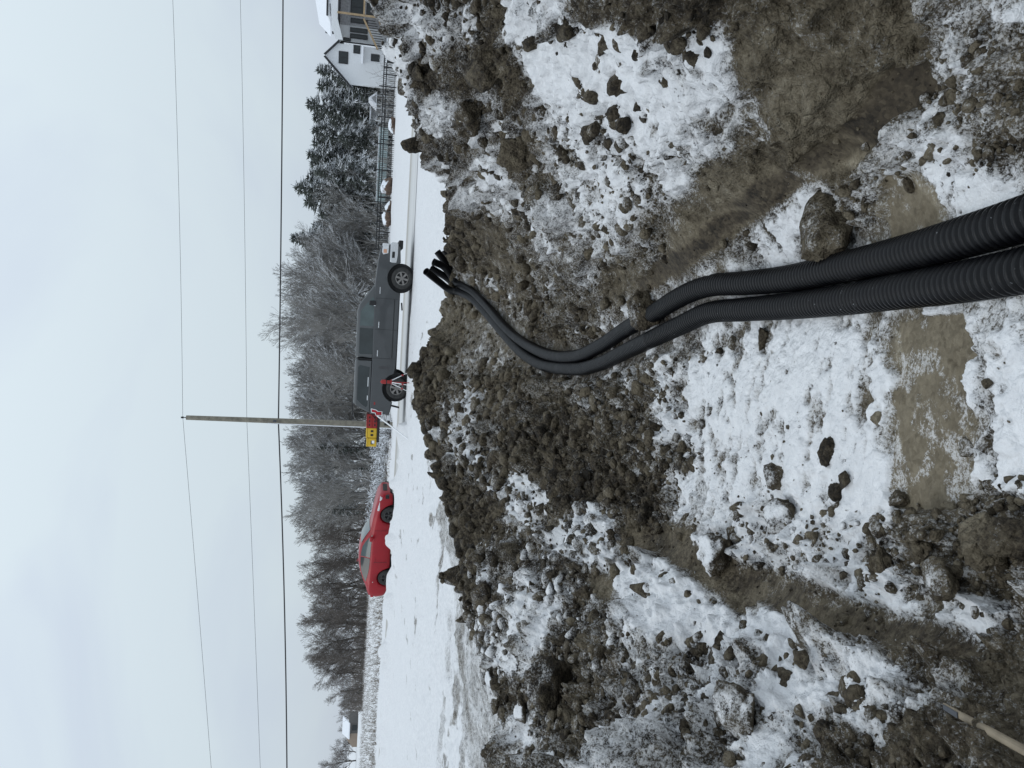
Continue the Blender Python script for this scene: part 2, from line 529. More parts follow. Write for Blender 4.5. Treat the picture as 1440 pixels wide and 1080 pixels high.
# ---- what lies where: photo pixel, spread, snow 0..1, roughness 0..1, clay tone 0..1
SAMP = [
    # floor
    (1010, 560, 60, .72, .25, .4), (1100, 520, 60, .86, .2, .5), (1180, 560, 60, .9, .15, .5), (1120, 660, 60, .84, .25, .5), (1210, 680, 50, .95, .15, .5),
    (1050, 640, 50, .78, .3, .5), (990, 690, 40, .62, .3, .4), (1100, 740, 40, .6, .6, .4), (1180, 760, 50, .62, .6, .5), (1250, 780, 40, .5, .7, .5), (1060, 480, 40, .7, .3, .4),
    (1310, 760, 40, .35, .9, .5), (1300, 850, 25, .9, .2, .5), (1380, 880, 25, .95, .15, .5), (1210, 830, 25, .78, .3, .5), (1390, 790, 40, .3, 1, .45), (1420, 730, 30, .35, .9, .4),
    (1420, 640, 30, .75, .25, .5), (1410, 540, 30, .68, .25, .5), (1350, 480, 30, .55, .3, .5), (1430, 460, 30, .6, .25, .5), (1310, 600, 50, .12, .1, .95), (1330, 680, 30, .1, .12, .95), (1290, 500, 30, .12, .1, .95),
    (1110, 330, 25, .95, .2, .5), (1140, 290, 20, .85, .3, .5), (1090, 350, 20, .7, .4, .5), (1060, 350, 25, .5, .5, .4), (1290, 275, 30, .08, .05, .95), (1230, 270, 25, .45, .7, .6),
    (1360, 250, 30, .66, .35, .55), (1390, 290, 20, .75, .3, .5), (1330, 180, 40, .46, .55, .6), (1400, 120, 40, .42, .6, .6), (1420, 200, 30, .4, .6, .5), (1360, 60, 40, .5, .5, .6), (1430, 30, 30, .35, .6, .5), (1250, 230, 25, .45, .6, .6),
    (1000, 400, 25, .4, .6, .4), (950, 480, 35, .42, .7, .35), (960, 560, 35, .48, .6, .35), (950, 650, 30, .4, .8, .3),
    # mid trench and left slope: rough brown dirt
    (900, 540, 40, .34, .8, .35), (900, 640, 40, .26, .95, .3), (920, 700, 30, .1, 1, .15), (850, 560, 40, .32, .85, .35), (850, 660, 40, .2, 1, .2), (800, 600, 40, .24, 1, .25),
    (800, 680, 40, .14, 1, .2), (760, 560, 35, .3, .8, .35), (740, 640, 35, .2, .9, .3), (710, 560, 30, .26, .7, .4), (690, 620, 25, .38, .7, .3), (660, 560, 20, .52, .6, .45), (640, 610, 18, .58, .6, .45), (665, 640, 20, .5, .7, .4),
    (650, 520, 18, .4, .5, .5), (670, 470, 18, .3, .4, .6), (690, 490, 20, .38, .4, .6), (640, 470, 15, .15, .4, .5), (615, 500, 14, .08, .7, .25), (600, 540, 14, .1, .9, .2), (600, 590, 14, .15, .9, .2), (620, 650, 14, .2, .9, .2),
    (630, 710, 14, .1, 1, .15), (640, 760, 14, .1, 1, .15), (660, 700, 20, .3, .9, .25), (690, 680, 20, .45, .8, .3), (700, 730, 20, .2, .9, .25), (660, 820, 14, .15, 1, .2), (655, 780, 15, .12, 1, .15),
    (735, 680, 16, .85, .5, .4), (760, 700, 16, .85, .5, .4), (725, 730, 18, .75, .6, .4), (780, 740, 18, .2, .4, .5),
    # left bank
    (710, 800, 25, .7, .8, .3), (720, 840, 25, .72, .8, .3), (760, 800, 25, .66, .8, .3), (800, 770, 25, .68, .7, .3), (840, 740, 22, .62, .6, .3), (800, 830, 30, .7, .8, .35), (760, 870, 30, .82, .6, .4), (850, 790, 25, .55, .7, .35),
    (880, 830, 25, .8, .4, .4), (930, 800, 22, .6, .5, .4), (850, 820, 20, .15, .3, .6), (700, 880, 20, .55, 1, .3), (690, 840, 14, .3, 1, .25), (740, 930, 30, .85, .6, .4), (720, 980, 25, .35, 1, .25), (745, 1030, 25, .9, .5, .4), (730, 1075, 25, .8, .6, .4),
    (800, 940, 35, .42, .85, .4), (850, 900, 30, .55, .7, .4), (860, 980, 40, .42, .9, .45), (920, 940, 35, .45, .8, .45), (800, 1020, 35, .34, 1, .3), (880, 1050, 35, .4, 1, .4), (950, 1010, 35, .42, .9, .4), (780, 1070, 30, .4, 1, .35), (1000, 1060, 30, .36, 1, .4),
    (930, 870, 30, .85, .4, .45), (970, 860, 25, .85, .4, .45), (1010, 890, 25, .85, .4, .45), (1060, 900, 28, .88, .4, .45), (1110, 910, 28, .85, .45, .45), (1010, 930, 28, .6, .9, .4), (1050, 950, 28, .6, .8, .4), (1110, 970, 28, .82, .5, .45), (1160, 960, 28, .84, .45, .45),
    (1210, 950, 25, .84, .45, .45), (1240, 980, 25, .84, .45, .45), (1180, 1010, 25, .75, .55, .45), (1130, 1030, 25, .8, .5, .45), (1090, 1060, 25, .95, .3, .5), (1240, 1020, 25, .62, .6, .5), (1300, 1000, 20, .7, .5, .5), (1060, 1010, 28, .35, 1, .4), (1160, 920, 20, .45, .7, .4),
    (1200, 1060, 30, .32, 1, .4), (1300, 1050, 30, .22, 1, .4), (1400, 1070, 30, .22, 1, .4), (1340, 960, 25, .42, .8, .45), (1410, 1000, 25, .3, .8, .4), (1420, 950, 25, .12, .5, .5), (1300, 930, 22, .2, .6, .5),
    (960, 770, 22, .04, .4, .55), (1010, 800, 22, .03, .3, .6), (1050, 840, 22, .05, .3, .6), (1120, 850, 22, .03, .25, .6), (1200, 880, 22, .03, .3, .6), (1280, 905, 20, .05, .3, .6), (1360, 930, 22, .05, .4, .55), (900, 760, 18, .04, .5, .4), (1160, 880, 18, .1, .4, .6),
    (1000, 770, 16, .5, .8, .4), (1060, 800, 20, .5, .7, .45), (1110, 810, 20, .55, .5, .5), (1150, 835, 18, .6, .4, .5),
    # right bank: bare carved wall, then snow, then frosty lower face
    (1100, 80, 45, .08, .45, .7), (1180, 60, 45, .1, .5, .7), (1130, 150, 40, .06, .5, .65), (1200, 140, 35, .04, .4, .7), (1260, 130, 30, .03, .1, .8), (1210, 200, 25, .03, .1, .8), (1260, 40, 40, .15, .5, .7), (1100, 215, 25, .1, .4, .6), (1060, 60, 30, .1, .4, .65),
    (1080, 250, 25, .06, .2, .75), (1040, 290, 22, .06, .15, .75), (1010, 260, 25, .12, .3, .65), (970, 340, 25, .15, .2, .65), (1050, 210, 22, .12, .4, .6), (1075, 175, 14, .8, .3, .5), (1060, 150, 12, .8, .3, .5), (1025, 200, 14, .6, .4, .5), (1110, 245, 10, .7, .3, .5),
    (730, 15, 25, .88, .5, .3), (770, 50, 25, .9, .4, .3), (800, 90, 25, .9, .4, .35), (850, 110, 28, .92, .4, .35), (890, 70, 28, .92, .4, .35), (850, 50, 28, .88, .4, .3), (930, 60, 25, .85, .5, .35), (900, 130, 28, .9, .4, .35), (950, 130, 28, .9, .4, .4), (1000, 70, 22, .92, .3, .4), (1010, 120, 22, .9, .3, .4), (940, 180, 25, .8, .5, .4), (980, 190, 22, .8, .5, .4), (1010, 160, 18, .7, .5, .4),
    (850, 10, 25, .2, .9, .25), (920, 15, 28, .15, .9, .25), (980, 10, 28, .2, .9, .25), (780, 10, 20, .75, .6, .3), (820, 160, 20, .78, .5, .35), (800, 30, 14, .35, .8, .25), (870, 220, 25, .66, .5, .4), (920, 240, 28, .68, .5, .45), (880, 280, 25, .62, .45, .5), (960, 230, 22, .6, .5, .45),
    (820, 260, 28, .56, .6, .45), (790, 220, 25, .5, .7, .4), (860, 330, 28, .5, .6, .45), (900, 340, 25, .4, .5, .5), (830, 360, 25, .45, .6, .45), (780, 300, 28, .5, .7, .45), (800, 385, 20, .35, .6, .4), (870, 390, 20, .15, .4, .5), (740, 340, 22, .36, .6, .45),
    (760, 250, 22, .3, .7, .5), (740, 210, 20, .15, .6, .55), (730, 160, 22, .4, .9, .3), (700, 180, 20, .66, .8, .3), (690, 130, 20, .5, 1, .25), (700, 80, 25, .08, 1, .2), (720, 110, 25, .1, .9, .25), (680, 100, 18, .15, 1, .2), (660, 40, 18, .55, .9, .25), (640, 80, 16, .25, 1, .2), (620, 60, 16, .5, 1, .2), (670, 15, 18, .45, .9, .25), (700, 20, 20, .2, 1, .2), (600, 20, 14, .6, .9, .2), (605, 100, 14, .2, 1, .15), (580, 40, 12, .85, .7, .2), (565, 80, 10, .9, .6, .2), (570, 120, 10, .8, .8, .2), (560, 20, 10, .95, .6, .2),
    (590, 150, 12, .3, 1, .15), (620, 150, 14, .6, .9, .2), (650, 160, 16, .55, 1, .2), (690, 240, 20, .65, .7, .35), (640, 200, 14, .3, 1, .2), (600, 200, 12, .15, 1, .15), (625, 235, 12, .75, .6, .25), (660, 210, 14, .3, 1, .2), (710, 270, 20, .62, .7, .4), (670, 270, 16, .6, .8, .35), (610, 260, 12, .12, .7, .2), (640, 280, 14, .2, .9, .2),
    (650, 320, 16, .08, .8, .2), (680, 350, 16, .08, .5, .3), (700, 330, 18, .12, .4, .4), (720, 370, 18, .18, .4, .45), (660, 375, 12, .4, .6, .4), (690, 400, 14, .45, .6, .4), (740, 400, 16, .3, .6, .4), (630, 350, 10, .1, .8, .2),
    (770, 420, 18, .3, .6, .4), (720, 420, 14, .3, .5, .45), (820, 430, 20, .3, .6, .35), (720, 480, 18, .3, .4, .5), (770, 480, 20, .2, .6, .35),
]
SA = np.array(SAMP, float)
_lb = (SA[:, 1] > 725) & (SA[:, 0] < 1020) & (SA[:, 3] > .3)
SA[_lb, 3] = np.minimum(SA[_lb, 3] * 1.2 + .03, .97)
FIELD = (.97, .12, .5)


def surface_fields(P):                            # snow, rough, tone at world points
    px, py, z = project(P)
    out = np.zeros((len(P), 3), np.float32)
    for k in range(0, len(P), 40000):
        s = slice(k, k + 40000)
        d2 = (px[s][:, None] - SA[None, :, 0]) ** 2 + (py[s][:, None] - SA[None, :, 1]) ** 2
        w = 1 / (d2 / (SA[None, :, 2] * .55) ** 2 + .12) ** 2.2
        out[s] = (w @ SA[:, 3:6]) / w.sum(1)[:, None]
    # beyond the spoil crests the undisturbed snow field begins
    f = field_mask(P)
    for c in range(3):
        out[:, c] = out[:, c] * (1 - f) + FIELD[c] * f
    return out


# the outline of the dug-over ground in plan (spoil crest plus its far flank)
_dig = [at_d(720, 1110, 4.7), at_d(690, 980, 5.9), at_d(676, 920, 6.5), at_d(646, 850, 7.3), at_d(632, 800, 7.9), at_d(612, 700, 9.5), at_d(596, 620, 11.3),
        at_d(573, 560, 12.5), at_d(575, 500, 13.0), at_d(596, 470, 13.5), at_d(618, 445, 14.1), at_d(632, 425, 14.8), at_d(630, 385, 14.3),
        at_d(612, 310, 11.6), at_d(580, 215, 8.9), at_d(551, 130, 7.2)]
DIG = [(p[0], p[1]) for p in _dig] + [(4.4, 6.4), (5.2, 4), (5.2, 0), (3, -2), (-2, -2), (-3.6, 1)]


def field_mask(P):
    d = poly_dist(DIG, P[:, 0], P[:, 1])
    n = fbm(P, 2.0, 3, 5) * .25
    return (1 - sstep(-.25, .05, d + n)).astype(np.float32)


# hard-edged marks on the floor and the wall, given in plan
def plan(pts, Z): return [tuple(at_z(x, y, Z)[:2]) for x, y in pts]


STRIPE = plan([(1250, 452), (1246, 690), (1262, 712), (1300, 722), (1378, 712), (1392, 640), (1372, 560), (1398, 500), (1370, 440)], -.17)
CLAY = plan([(1243, 332), (1262, 270), (1285, 228), (1312, 262), (1336, 300), (1325, 330)], -.18)


def ground_grid():
    th = np.concatenate([np.linspace(-math.pi, -.66, 48)[:-1], np.linspace(-.66, .66, 720), np.linspace(.66, math.pi, 48)[1:-1]])
    r = np.concatenate([np.linspace(.02, 1.25, 50)[:-1], np.exp(np.linspace(math.log(1.25), math.log(16.5), 1000)),
                        np.exp(np.linspace(math.log(16.5), math.log(42), 100))[1:], np.exp(np.linspace(math.log(42), math.log(1400), 40))[1:]])
    T, RR = np.meshgrid(th, r, indexing='ij')
    return th, r, (RR * np.sin(T)).ravel(), (RR * np.cos(T)).ravel()


th, rr, GX, GY = ground_grid()
NT, NR = len(th), len(rr)
GZ = base_z(GX, GY)
P0 = np.stack([GX, GY, GZ], 1)


def grid_normals(P):
    G = P.reshape(NT, NR, 3)
    du = np.roll(G, -1, 0) - np.roll(G, 1, 0)
    dv = np.gradient(G, axis=1)
    n = np.cross(dv, du)
    n /= np.linalg.norm(n, axis=2, keepdims=True) + 1e-12
    n *= np.sign(n[..., 2:3] + 1e-9)
    return n.reshape(-1, 3)


N0 = grid_normals(P0)
GR = np.hypot(GX, GY)
near = np.nonzero((GR < 22) & (GY > -.5))[0]
Pn = P0[near]
px_n, py_n, z_n = project(Pn)
SF = surface_fields(Pn)
fm0 = field_mask(Pn)
snow, rough, tone = SF[:, 0].copy(), SF[:, 1].copy(), SF[:, 2].copy()
rough += .25 * sstep(.33, .5, rough)
snow = np.where(fm0 > .5, snow, snow - .10 * sstep(.6, .8, snow) + .05 * (1 - sstep(.0, .4, snow)) * sstep(.02, .1, snow))
fm = field_mask(Pn)

d_str = poly_dist(STRIPE, Pn[:, 0], Pn[:, 1]) + fbm(Pn, 9, 3, 31) * .014
m_str = sstep(-.006, .006, d_str) * sstep(1.05, 1.3, GR[near])
d_cl = poly_dist(CLAY, Pn[:, 0], Pn[:, 1]) + fbm(Pn, 9, 3, 32) * .02
m_cl = sstep(-.012, .012, d_cl)
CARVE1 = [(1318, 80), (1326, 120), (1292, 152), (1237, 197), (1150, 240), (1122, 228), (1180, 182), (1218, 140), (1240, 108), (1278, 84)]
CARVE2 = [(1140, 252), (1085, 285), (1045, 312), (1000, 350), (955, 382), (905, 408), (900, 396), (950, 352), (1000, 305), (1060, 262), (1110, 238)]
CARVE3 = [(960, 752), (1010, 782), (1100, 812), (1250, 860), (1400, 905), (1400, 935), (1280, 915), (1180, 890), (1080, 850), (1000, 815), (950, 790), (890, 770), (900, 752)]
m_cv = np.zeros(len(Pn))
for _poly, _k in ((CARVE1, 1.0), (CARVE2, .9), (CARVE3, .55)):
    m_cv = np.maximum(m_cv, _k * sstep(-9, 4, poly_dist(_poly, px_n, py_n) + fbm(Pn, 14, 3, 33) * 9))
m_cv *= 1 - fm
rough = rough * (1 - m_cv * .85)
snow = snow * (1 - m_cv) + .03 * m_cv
tone = tone * (1 - m_cv) + .12 * m_cv  # shade of the steep carved faces is put into the soil tone
flat = np.maximum(m_str, m_cl)
rough = rough * (1 - flat * .85)
tone = tone * (1 - flat) + .62 * flat

clayey = sstep(.55, .7, tone)
# relief: big heaves, lumps of three sizes, crumbs, all along the surface normal
warp = np.stack([fbm(Pn, 3.0, 2, 61), fbm(Pn, 3.0, 2, 62), fbm(Pn, 3.0, 2, 63)], 1) * .10
warp += np.stack([fbm(Pn, 15.0, 3, 64), fbm(Pn, 15.0, 3, 65), fbm(Pn, 15.0, 3, 66)], 1) * .045
Pw = Pn + warp
L1 = bumps(Pw, .46, 101, .42, .2, .5, .7)
L2 = bumps(Pw * 1.0, .19, 111, .55, .25, .6, .8)
L3 = bumps(Pw, .085, 121, .6, .25, .62, .8)
L4 = bumps(Pw, .04, 131, .6, .3, .62, .8)
L5 = np.zeros(len(Pn), np.float32)
_c = np.nonzero(GR[near] < 6.5)[0]
L5[_c] = bumps(Pw[_c], .021, 141, .65, .3, .62, .85)
f6 = fbm(Pn, 48.0, 3, 206, .6)
f1 = fbm(Pn, 1.3, 4, 201)
f2 = fbm(Pn, 7.0, 4, 202)
f3 = 1 - np.abs(fbm(Pn, 4.5, 5, 203, .6)) * 2
dig = 1 - fm
f4 = fbm(Pn, 22.0, 4, 204, .6)
L2 = L2 * (.75 + .6 * f4)
L3 = L3 * (.8 + .8 * vnoise(Pn, 31.0, 207))
f5 = fbm(Pn, 11.0, 4, 205, .6)
disp = dig * (f1 * .10 * (.25 + rough) + L1 * 1.5 * (1 - clayey * .9) * sstep(.45, .95, rough) + L2 * 1.45 * (1 - clayey * .6) * sstep(.25, .85, rough) + L3 * 1.35 * (.1 + rough)
              + L4 * 1.0 * (.2 + rough * .8) + f2 * .03 * (.2 + rough) + (f3 - .5) * .085 * rough + f4 * (.018 + .012 * clayey) * (.15 + rough) + f5 * .022 * clayey * rough + L5 * 1.0 * (.15 + rough * .85) + f6 * .007 * (.2 + rough))
# the smooth carved faces keep long faint scrape lines
carve = np.maximum(0, 1 - rough / .3) * dig * (1 - snow)
swirl = Pn[:, 2] + .12 * fbm(Pn, 1.5, 2, 241)
SW = np.stack([Pn[:, 0] * 1.2, Pn[:, 1] * 1.2, swirl * 34], 1)
lines = vnoise(SW, 1.0, 240) * .6 + vnoise(SW * np.array([1, 1, 2.7]), 1.0, 242) * .4
scrape = dig * (1 - sstep(.25, .6, snow)) * clayey * (1 - sstep(.5, .8, rough)) * (1 - flat) * (Pn[:, 0] > .3)
scrape = np.maximum(scrape, m_cv * .8)
disp += scrape * lines * .011
tone = np.clip(tone + scrape * lines * .5, 0, 1)
# bucket teeth drew fine ridges across the snowy floor
teeth = dig * sstep(.55, .8, snow) * (1 - sstep(.3, .5, rough))
tl = vnoise(Pn * np.array([1.6, 26.0, 1.6]), 1.0, 301) * .5 + vnoise(Pn * np.array([4.0, 55.0, 4.0]), 1.0, 302) * .5
disp += teeth * tl * .007
# the field: trampled, wind-soft snow with dimples
foot = bumps(Pn * np.array([1, 1, .01]), .42, 401, .5, .25, .5, .5)
disp += fm * (f1 * .09 + f2 * .045 + f5 * .012 - foot * .30 * sstep(13, 15, GY[near]) + L3 * .45 * sstep(.0, .3, f1) + L2 * .3 * sstep(.1, .5, f1))
disp *= 1 - .7 * m_cv
lane = np.full(len(Pn), 9.0)
_sel = np.nonzero(dig > .01)[0]
for _k in range(0, len(_sel), 60000):
    _s = _sel[_k:_k + 60000]
    lane[_s] = np.sqrt(((Pn[_s][:, None, :2] - _lane[None, :, :2]) ** 2).sum(2).min(1))
press = 1 - sstep(.075, .19, lane)                # the pipes lie in a shallow pressed groove
disp = disp * (1 - press) + np.minimum(disp * .4, .012) * press
protr = (L1 * .6 * sstep(.45, .95, rough) + L2 * sstep(.25, .9, rough) + L3 * .6 * rough + L4 * .3 * rough) * dig

# snow sits on flats and in hollows; lumps stick out of it bare
Ng = N0[near]
sn = snow + (f2 * .30 + f1 * .12 + f5 * .34 + f4 * .22) * (.45 + .55 * (1 - np.abs(snow * 2 - 1))) * (snow < .965) + (Ng[:, 2] - .8) * .3 * dig - np.clip(protr * 3.2, 0, .55) * dig * (snow < .97)
floor_ = sstep(.45, .25, rough) * sstep(.4, .55, snow) * dig
sn -= floor_ * (.09 + .22 * vnoise(Pn * np.array([3.5, 20.0, 2.0]), 1.0, 311) + .10 * vnoise(Pn * np.array([9.0, 45.0, 5.0]), 1.0, 312) - .12 * f5)
frost = snow + f5 * .16 + f2 * .14 + f1 * .08 + .05        # hoar frost clings to the lumps too
sn = np.maximum(sn, np.where(snow < .62, np.minimum(frost, .58), sn))
sn = sn * (1 - fm) + fm * .93
sn = np.where(flat > 0, sn * (1 - flat) + flat * np.clip((fbm(Pn, 8.0, 4, 77) - .05) * 1.5 + .25, .0, .48), sn)
disp += .022 * sstep(.45, .75, sn) * dig * (1 - flat)

Pfull = P0.copy()
Pfull[near] += Ng * disp[:, None]
# distant field: gentle swells, a ploughed berm along the near edge of the road
far = np.nonzero(~((GR < 22) & (GY > -.5)))[0]
Pf = P0[far]


def road_near(X): return 27.0 + np.clip(-X - 1.0, 0, 40) * .30 - np.clip(X, 0, 30) * .05
def road_far(X): return 33.6 + np.clip(-X, 0, 60) * .19 - np.clip(X, 0, 30) * .10


def far_relief(P):
    X, Y = P[:, 0], P[:, 1]
    rb = sstep(-1.6, -.6, np.minimum(Y - road_near(X), road_far(X) - Y))
    z = (fbm(P, .35, 4, 501) * .08 + fbm(P, 2.2, 3, 502) * .06 * (GRr(P) < 60)) * (1 - rb)
    berm = np.exp(-((Y - road_near(X) + .9) / .75) ** 2)
    b = np.maximum(0, .22 + .16 * fbm(P, 1.1, 3, 503)) + bumps(P * np.array([1, 1, .01]), .8, 511, .6, .25, .6, .6) * 1.0
    z += berm * b * sstep(3.2, 1.2, X) * np.where(X < -1.5, 1.25, .25)
    z += .10 * np.exp(-((Y - road_far(X) - .8) / .6) ** 2) * (1 + fbm(P, 1.5, 2, 504))
    return z, rb


def GRr(P): return np.hypot(P[:, 0], P[:, 1])


zf, _ = far_relief(Pf)
Pfull[far, 2] += zf * sstep(18, 23, GRr(Pf))
blend = sstep(18, 22, GR[near])
zn, _ = far_relief(Pn)
Pfull[near, 2] = Pfull[near, 2] * (1 - blend * .5) + zn * blend * .5

A_snow = np.full(NT * NR, .93, np.float32)
A_tone = np.full(NT * NR, .5, np.float32)
A_carve = np.zeros(NT * NR, np.float32)
A_snow[near] = sn
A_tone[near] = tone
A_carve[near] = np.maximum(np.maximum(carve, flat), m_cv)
# the strip of grit beside the left spoil crest: churned snow with gravel showing through
gl = at_z(690, 1010, 0), at_z(640, 900, 0)
dline = poly_dist(DIG, GX, GY)
grit = np.exp(-((-dline - 1.2) / 2.8) ** 2) * (GX < -1.2) * sstep(2.5, 5, GY)
A_snow -= (grit * (.47 + .45 * fbm(P0 * np.array([1.0, .35, 1]), 2.2, 4, 88))).astype(np.float32)
# weeds and old stalks grey the far field a little
A_snow[far] -= (np.maximum(0, fbm(Pf, .8, 4, 99)) * .5 * sstep(34, 40, GRr(Pf))).astype(np.float32)
_spk = sstep(.28, .55, fbm(P0, 1.7, 5, 188)) * (GX < 2) * sstep(6, 8, GR) * sstep(33, 26, GR) * (dline < 0)
_rut = sstep(.15, .5, fbm(P0 * np.array([.16, 1.3, 1.0]), 1.0, 4, 189)) * (GX < 1) * sstep(7, 10, GR) * sstep(30, 24, GR) * (dline < 0)
A_snow -= (_rut * .24).astype(np.float32)
A_snow -= (_spk * .46).astype(np.float32)


_out = (dline < -.1) & (GR < 60)
A_snow[_out] = np.maximum(A_snow[_out], (.545 + .17 * fbm(P0[_out] * np.array([1, .6, 1]), 2.6, 5, 190, .65)).astype(np.float32))


def dirt_material():
    m, nt, b = principled('dirt_and_snow')
    geo = node(nt, 'ShaderNodeNewGeometry')
    pos = geo.outputs['Position']
    at_s = node(nt, 'ShaderNodeAttribute', attribute_name='snow')
    at_t = node(nt, 'ShaderNodeAttribute', attribute_name='tone')
    at_c = node(nt, 'ShaderNodeAttribute', attribute_name='carve')
    n_big = noise(nt, pos, 3.0, 6.0, .6)
    n_mid = noise(nt, pos, 17.0, 6.0, .62)
    n_fine = noise(nt, pos, 85.0, 5.0, .7)
    n_grit = noise(nt, pos, 230.0, 3.0, .7)
    vo1 = node(nt, 'ShaderNodeTexVoronoi', Scale=62.0)
    vo2 = node(nt, 'ShaderNodeTexVoronoi', Scale=150.0)
    wv = node(nt, 'ShaderNodeVectorMath', operation='ADD')
    nz = nt.nodes.new('ShaderNodeTexNoise'); nz.inputs['Scale'].default_value = 40.0
    lk(nt, pos, nz.inputs['Vector'])
    sc = node(nt, 'ShaderNodeVectorMath', operation='SCALE'); sc.inputs['Scale'].default_value = .02
    lk(nt, nz.outputs['Color'], sc.inputs[0]); lk(nt, pos, wv.inputs[0]); lk(nt, sc.outputs[0], wv.inputs[1])
    for v_ in (vo1, vo2): lk(nt, wv.outputs[0], v_.inputs['Vector'])
    cellr = node(nt, 'ShaderNodeSeparateColor'); lk(nt, vo1.outputs['Color'], cellr.inputs[0])
    crumb = math_n(nt, 'ADD', math_n(nt, 'MULTIPLY', math_n(nt, 'SUBTRACT', 1.0, vo1.outputs['Distance']), .55), math_n(nt, 'MULTIPLY', math_n(nt, 'SUBTRACT', 1.0, vo2.outputs['Distance']), .22))
    # dirt: dark wet loam to olive clay, plus the carved faces' painted shade
    calm = math_n(nt, 'SUBTRACT', 1.0, math_n(nt, 'MULTIPLY', at_c.outputs['Fac'], .6))
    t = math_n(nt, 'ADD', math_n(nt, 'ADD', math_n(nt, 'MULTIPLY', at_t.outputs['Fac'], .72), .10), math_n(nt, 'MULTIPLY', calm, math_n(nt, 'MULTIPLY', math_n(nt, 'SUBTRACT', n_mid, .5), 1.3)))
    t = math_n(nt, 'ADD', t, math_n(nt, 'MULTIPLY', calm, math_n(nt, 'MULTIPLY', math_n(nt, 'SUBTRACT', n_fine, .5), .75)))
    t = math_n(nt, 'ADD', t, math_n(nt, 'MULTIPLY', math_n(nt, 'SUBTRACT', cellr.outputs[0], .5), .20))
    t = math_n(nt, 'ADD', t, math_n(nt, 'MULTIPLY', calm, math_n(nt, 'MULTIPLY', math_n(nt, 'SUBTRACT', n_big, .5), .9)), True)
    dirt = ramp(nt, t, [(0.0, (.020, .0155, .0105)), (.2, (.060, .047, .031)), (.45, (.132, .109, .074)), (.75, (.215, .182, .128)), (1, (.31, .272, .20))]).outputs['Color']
    # frost and snow: closed patches where the attribute is high, fine grey speckle where it is middling
    fac = at_s.outputs['Fac']
    amp = ramp(nt, fac, [(0, (.45,) * 3), (.35, (1,) * 3), (.6, (.6,) * 3), (.85, (.3,) * 3)]).outputs['Color']
    grain = math_n(nt, 'ADD', math_n(nt, 'MULTIPLY', math_n(nt, 'SUBTRACT', n_fine, .5), 1.7), math_n(nt, 'MULTIPLY', math_n(nt, 'SUBTRACT', n_grit, .5), 1.0))
    sv = math_n(nt, 'ADD', fac, math_n(nt, 'MULTIPLY', grain, amp))
    sv = math_n(nt, 'ADD', sv, math_n(nt, 'MULTIPLY', math_n(nt, 'SUBTRACT', n_mid, .5), .55))
    cap = ramp(nt, fac, [(.2, (.28,) * 3), (.48, (.50,) * 3), (.66, (.93,) * 3)]).outputs['Color']
    sf = ramp(nt, sv, [(.38, (0, 0, 0)), (.48, (.45, .45, .45)), (.58, (1, 1, 1))]).outputs['Color']
    sf = math_n(nt, 'MULTIPLY', sf, cap)
    snow_c = ramp(nt, n_mid, [(.3, (.70, .71, .725)), (.7, (.84, .845, .855))]).outputs['Color']
    col = mixc(nt, sf, dirt, snow_c)
    lk(nt, col, b.inputs['Base Color'])
    rr_ = ramp(nt, sf, [(0, (.72, .72, .72)), (1, (.55, .55, .55))]).outputs['Color']
    lk(nt, rr_, b.inputs['Roughness'])
    b.inputs['Specular IOR Level'].default_value = .25
    rough_h = math_n(nt, 'ADD', math_n(nt, 'MULTIPLY', n_mid, 1.0), math_n(nt, 'MULTIPLY', n_fine, .5))
    rough_h = math_n(nt, 'ADD', math_n(nt, 'ADD', rough_h, math_n(nt, 'MULTIPLY', n_grit, .14)), crumb)
    smooth_amt = math_n(nt, 'SUBTRACT', 1.0, math_n(nt, 'MULTIPLY', at_c.outputs['Fac'], .75))
    smooth_amt = math_n(nt, 'MULTIPLY', smooth_amt, math_n(nt, 'SUBTRACT', 1.0, math_n(nt, 'MULTIPLY', sf, .55)))
    bn = node(nt, 'ShaderNodeBump', Distance=.032)
    lk(nt, math_n(nt, 'MULTIPLY', smooth_amt, .9), bn.inputs['Strength'])
    lk(nt, math_n(nt, 'ADD', rough_h, math_n(nt, 'MULTIPLY', sf, .22)), bn.inputs['Height'])
    lk(nt, bn.outputs[0], b.inputs['Normal'])
    return m


M_GROUND = dirt_material()

# split the one sheet of terrain by what it is, seams shared
ii, jj = np.meshgrid(np.arange(NT), np.arange(NR - 1), indexing='ij')
a0 = (ii * NR + jj).ravel()
a1 = (((ii + 1) % NT) * NR + jj).ravel()
FACES = np.stack([a0, a0 + 1, a1 + 1, a1], 1)
fc = P0[FACES].mean(1)
dc = poly_dist(DIG, fc[:, 0], fc[:, 1])
_tr = [at_z(1440, 930, -.1), at_z(1250, 856, -.2), at_z(1100, 805, -.28), at_z(960, 740, -.34), at_d(850, 712, 5.4), at_d(760, 640, 7.2), at_d(690, 500, 9.9), at_d(645, 430, 13.8),
       at_d(635, 400, 14.6), at_d(660, 396, 13), at_d(730, 402, 8.9), at_d(800, 405, 6.8), at_z(900, 402, -.36), at_z(960, 378, -.34), at_z(1070, 298, -.28), at_z(1150, 243, -.23), at_z(1235, 183, -.19), at_z(1320, 100, -.15), at_z(1440, 10, -.08)]
TRENCH = [(p[0], p[1]) for p in _tr] + [(.9, .6), (.7, -1.2), (-.7, -1.2), (-.75, .8)]
in_tr = poly_dist(TRENCH, fc[:, 0], fc[:, 1]) > 0
dug = dc > -.1
# the line of the pipes tells the two banks apart
side = fc[:, 0] - np.interp(fc[:, 1], [0, 4, 8, 11, 14, 16], [.3, .45, .35, .7, 1.6, 2.0])
groups = [('ground', ~dug), ('trench_floor', dug & in_tr), ('spoil_bank', dug & ~in_tr & (side > 0)), ('spoil_bank', dug & ~in_tr & (side <= 0))]
NF = None


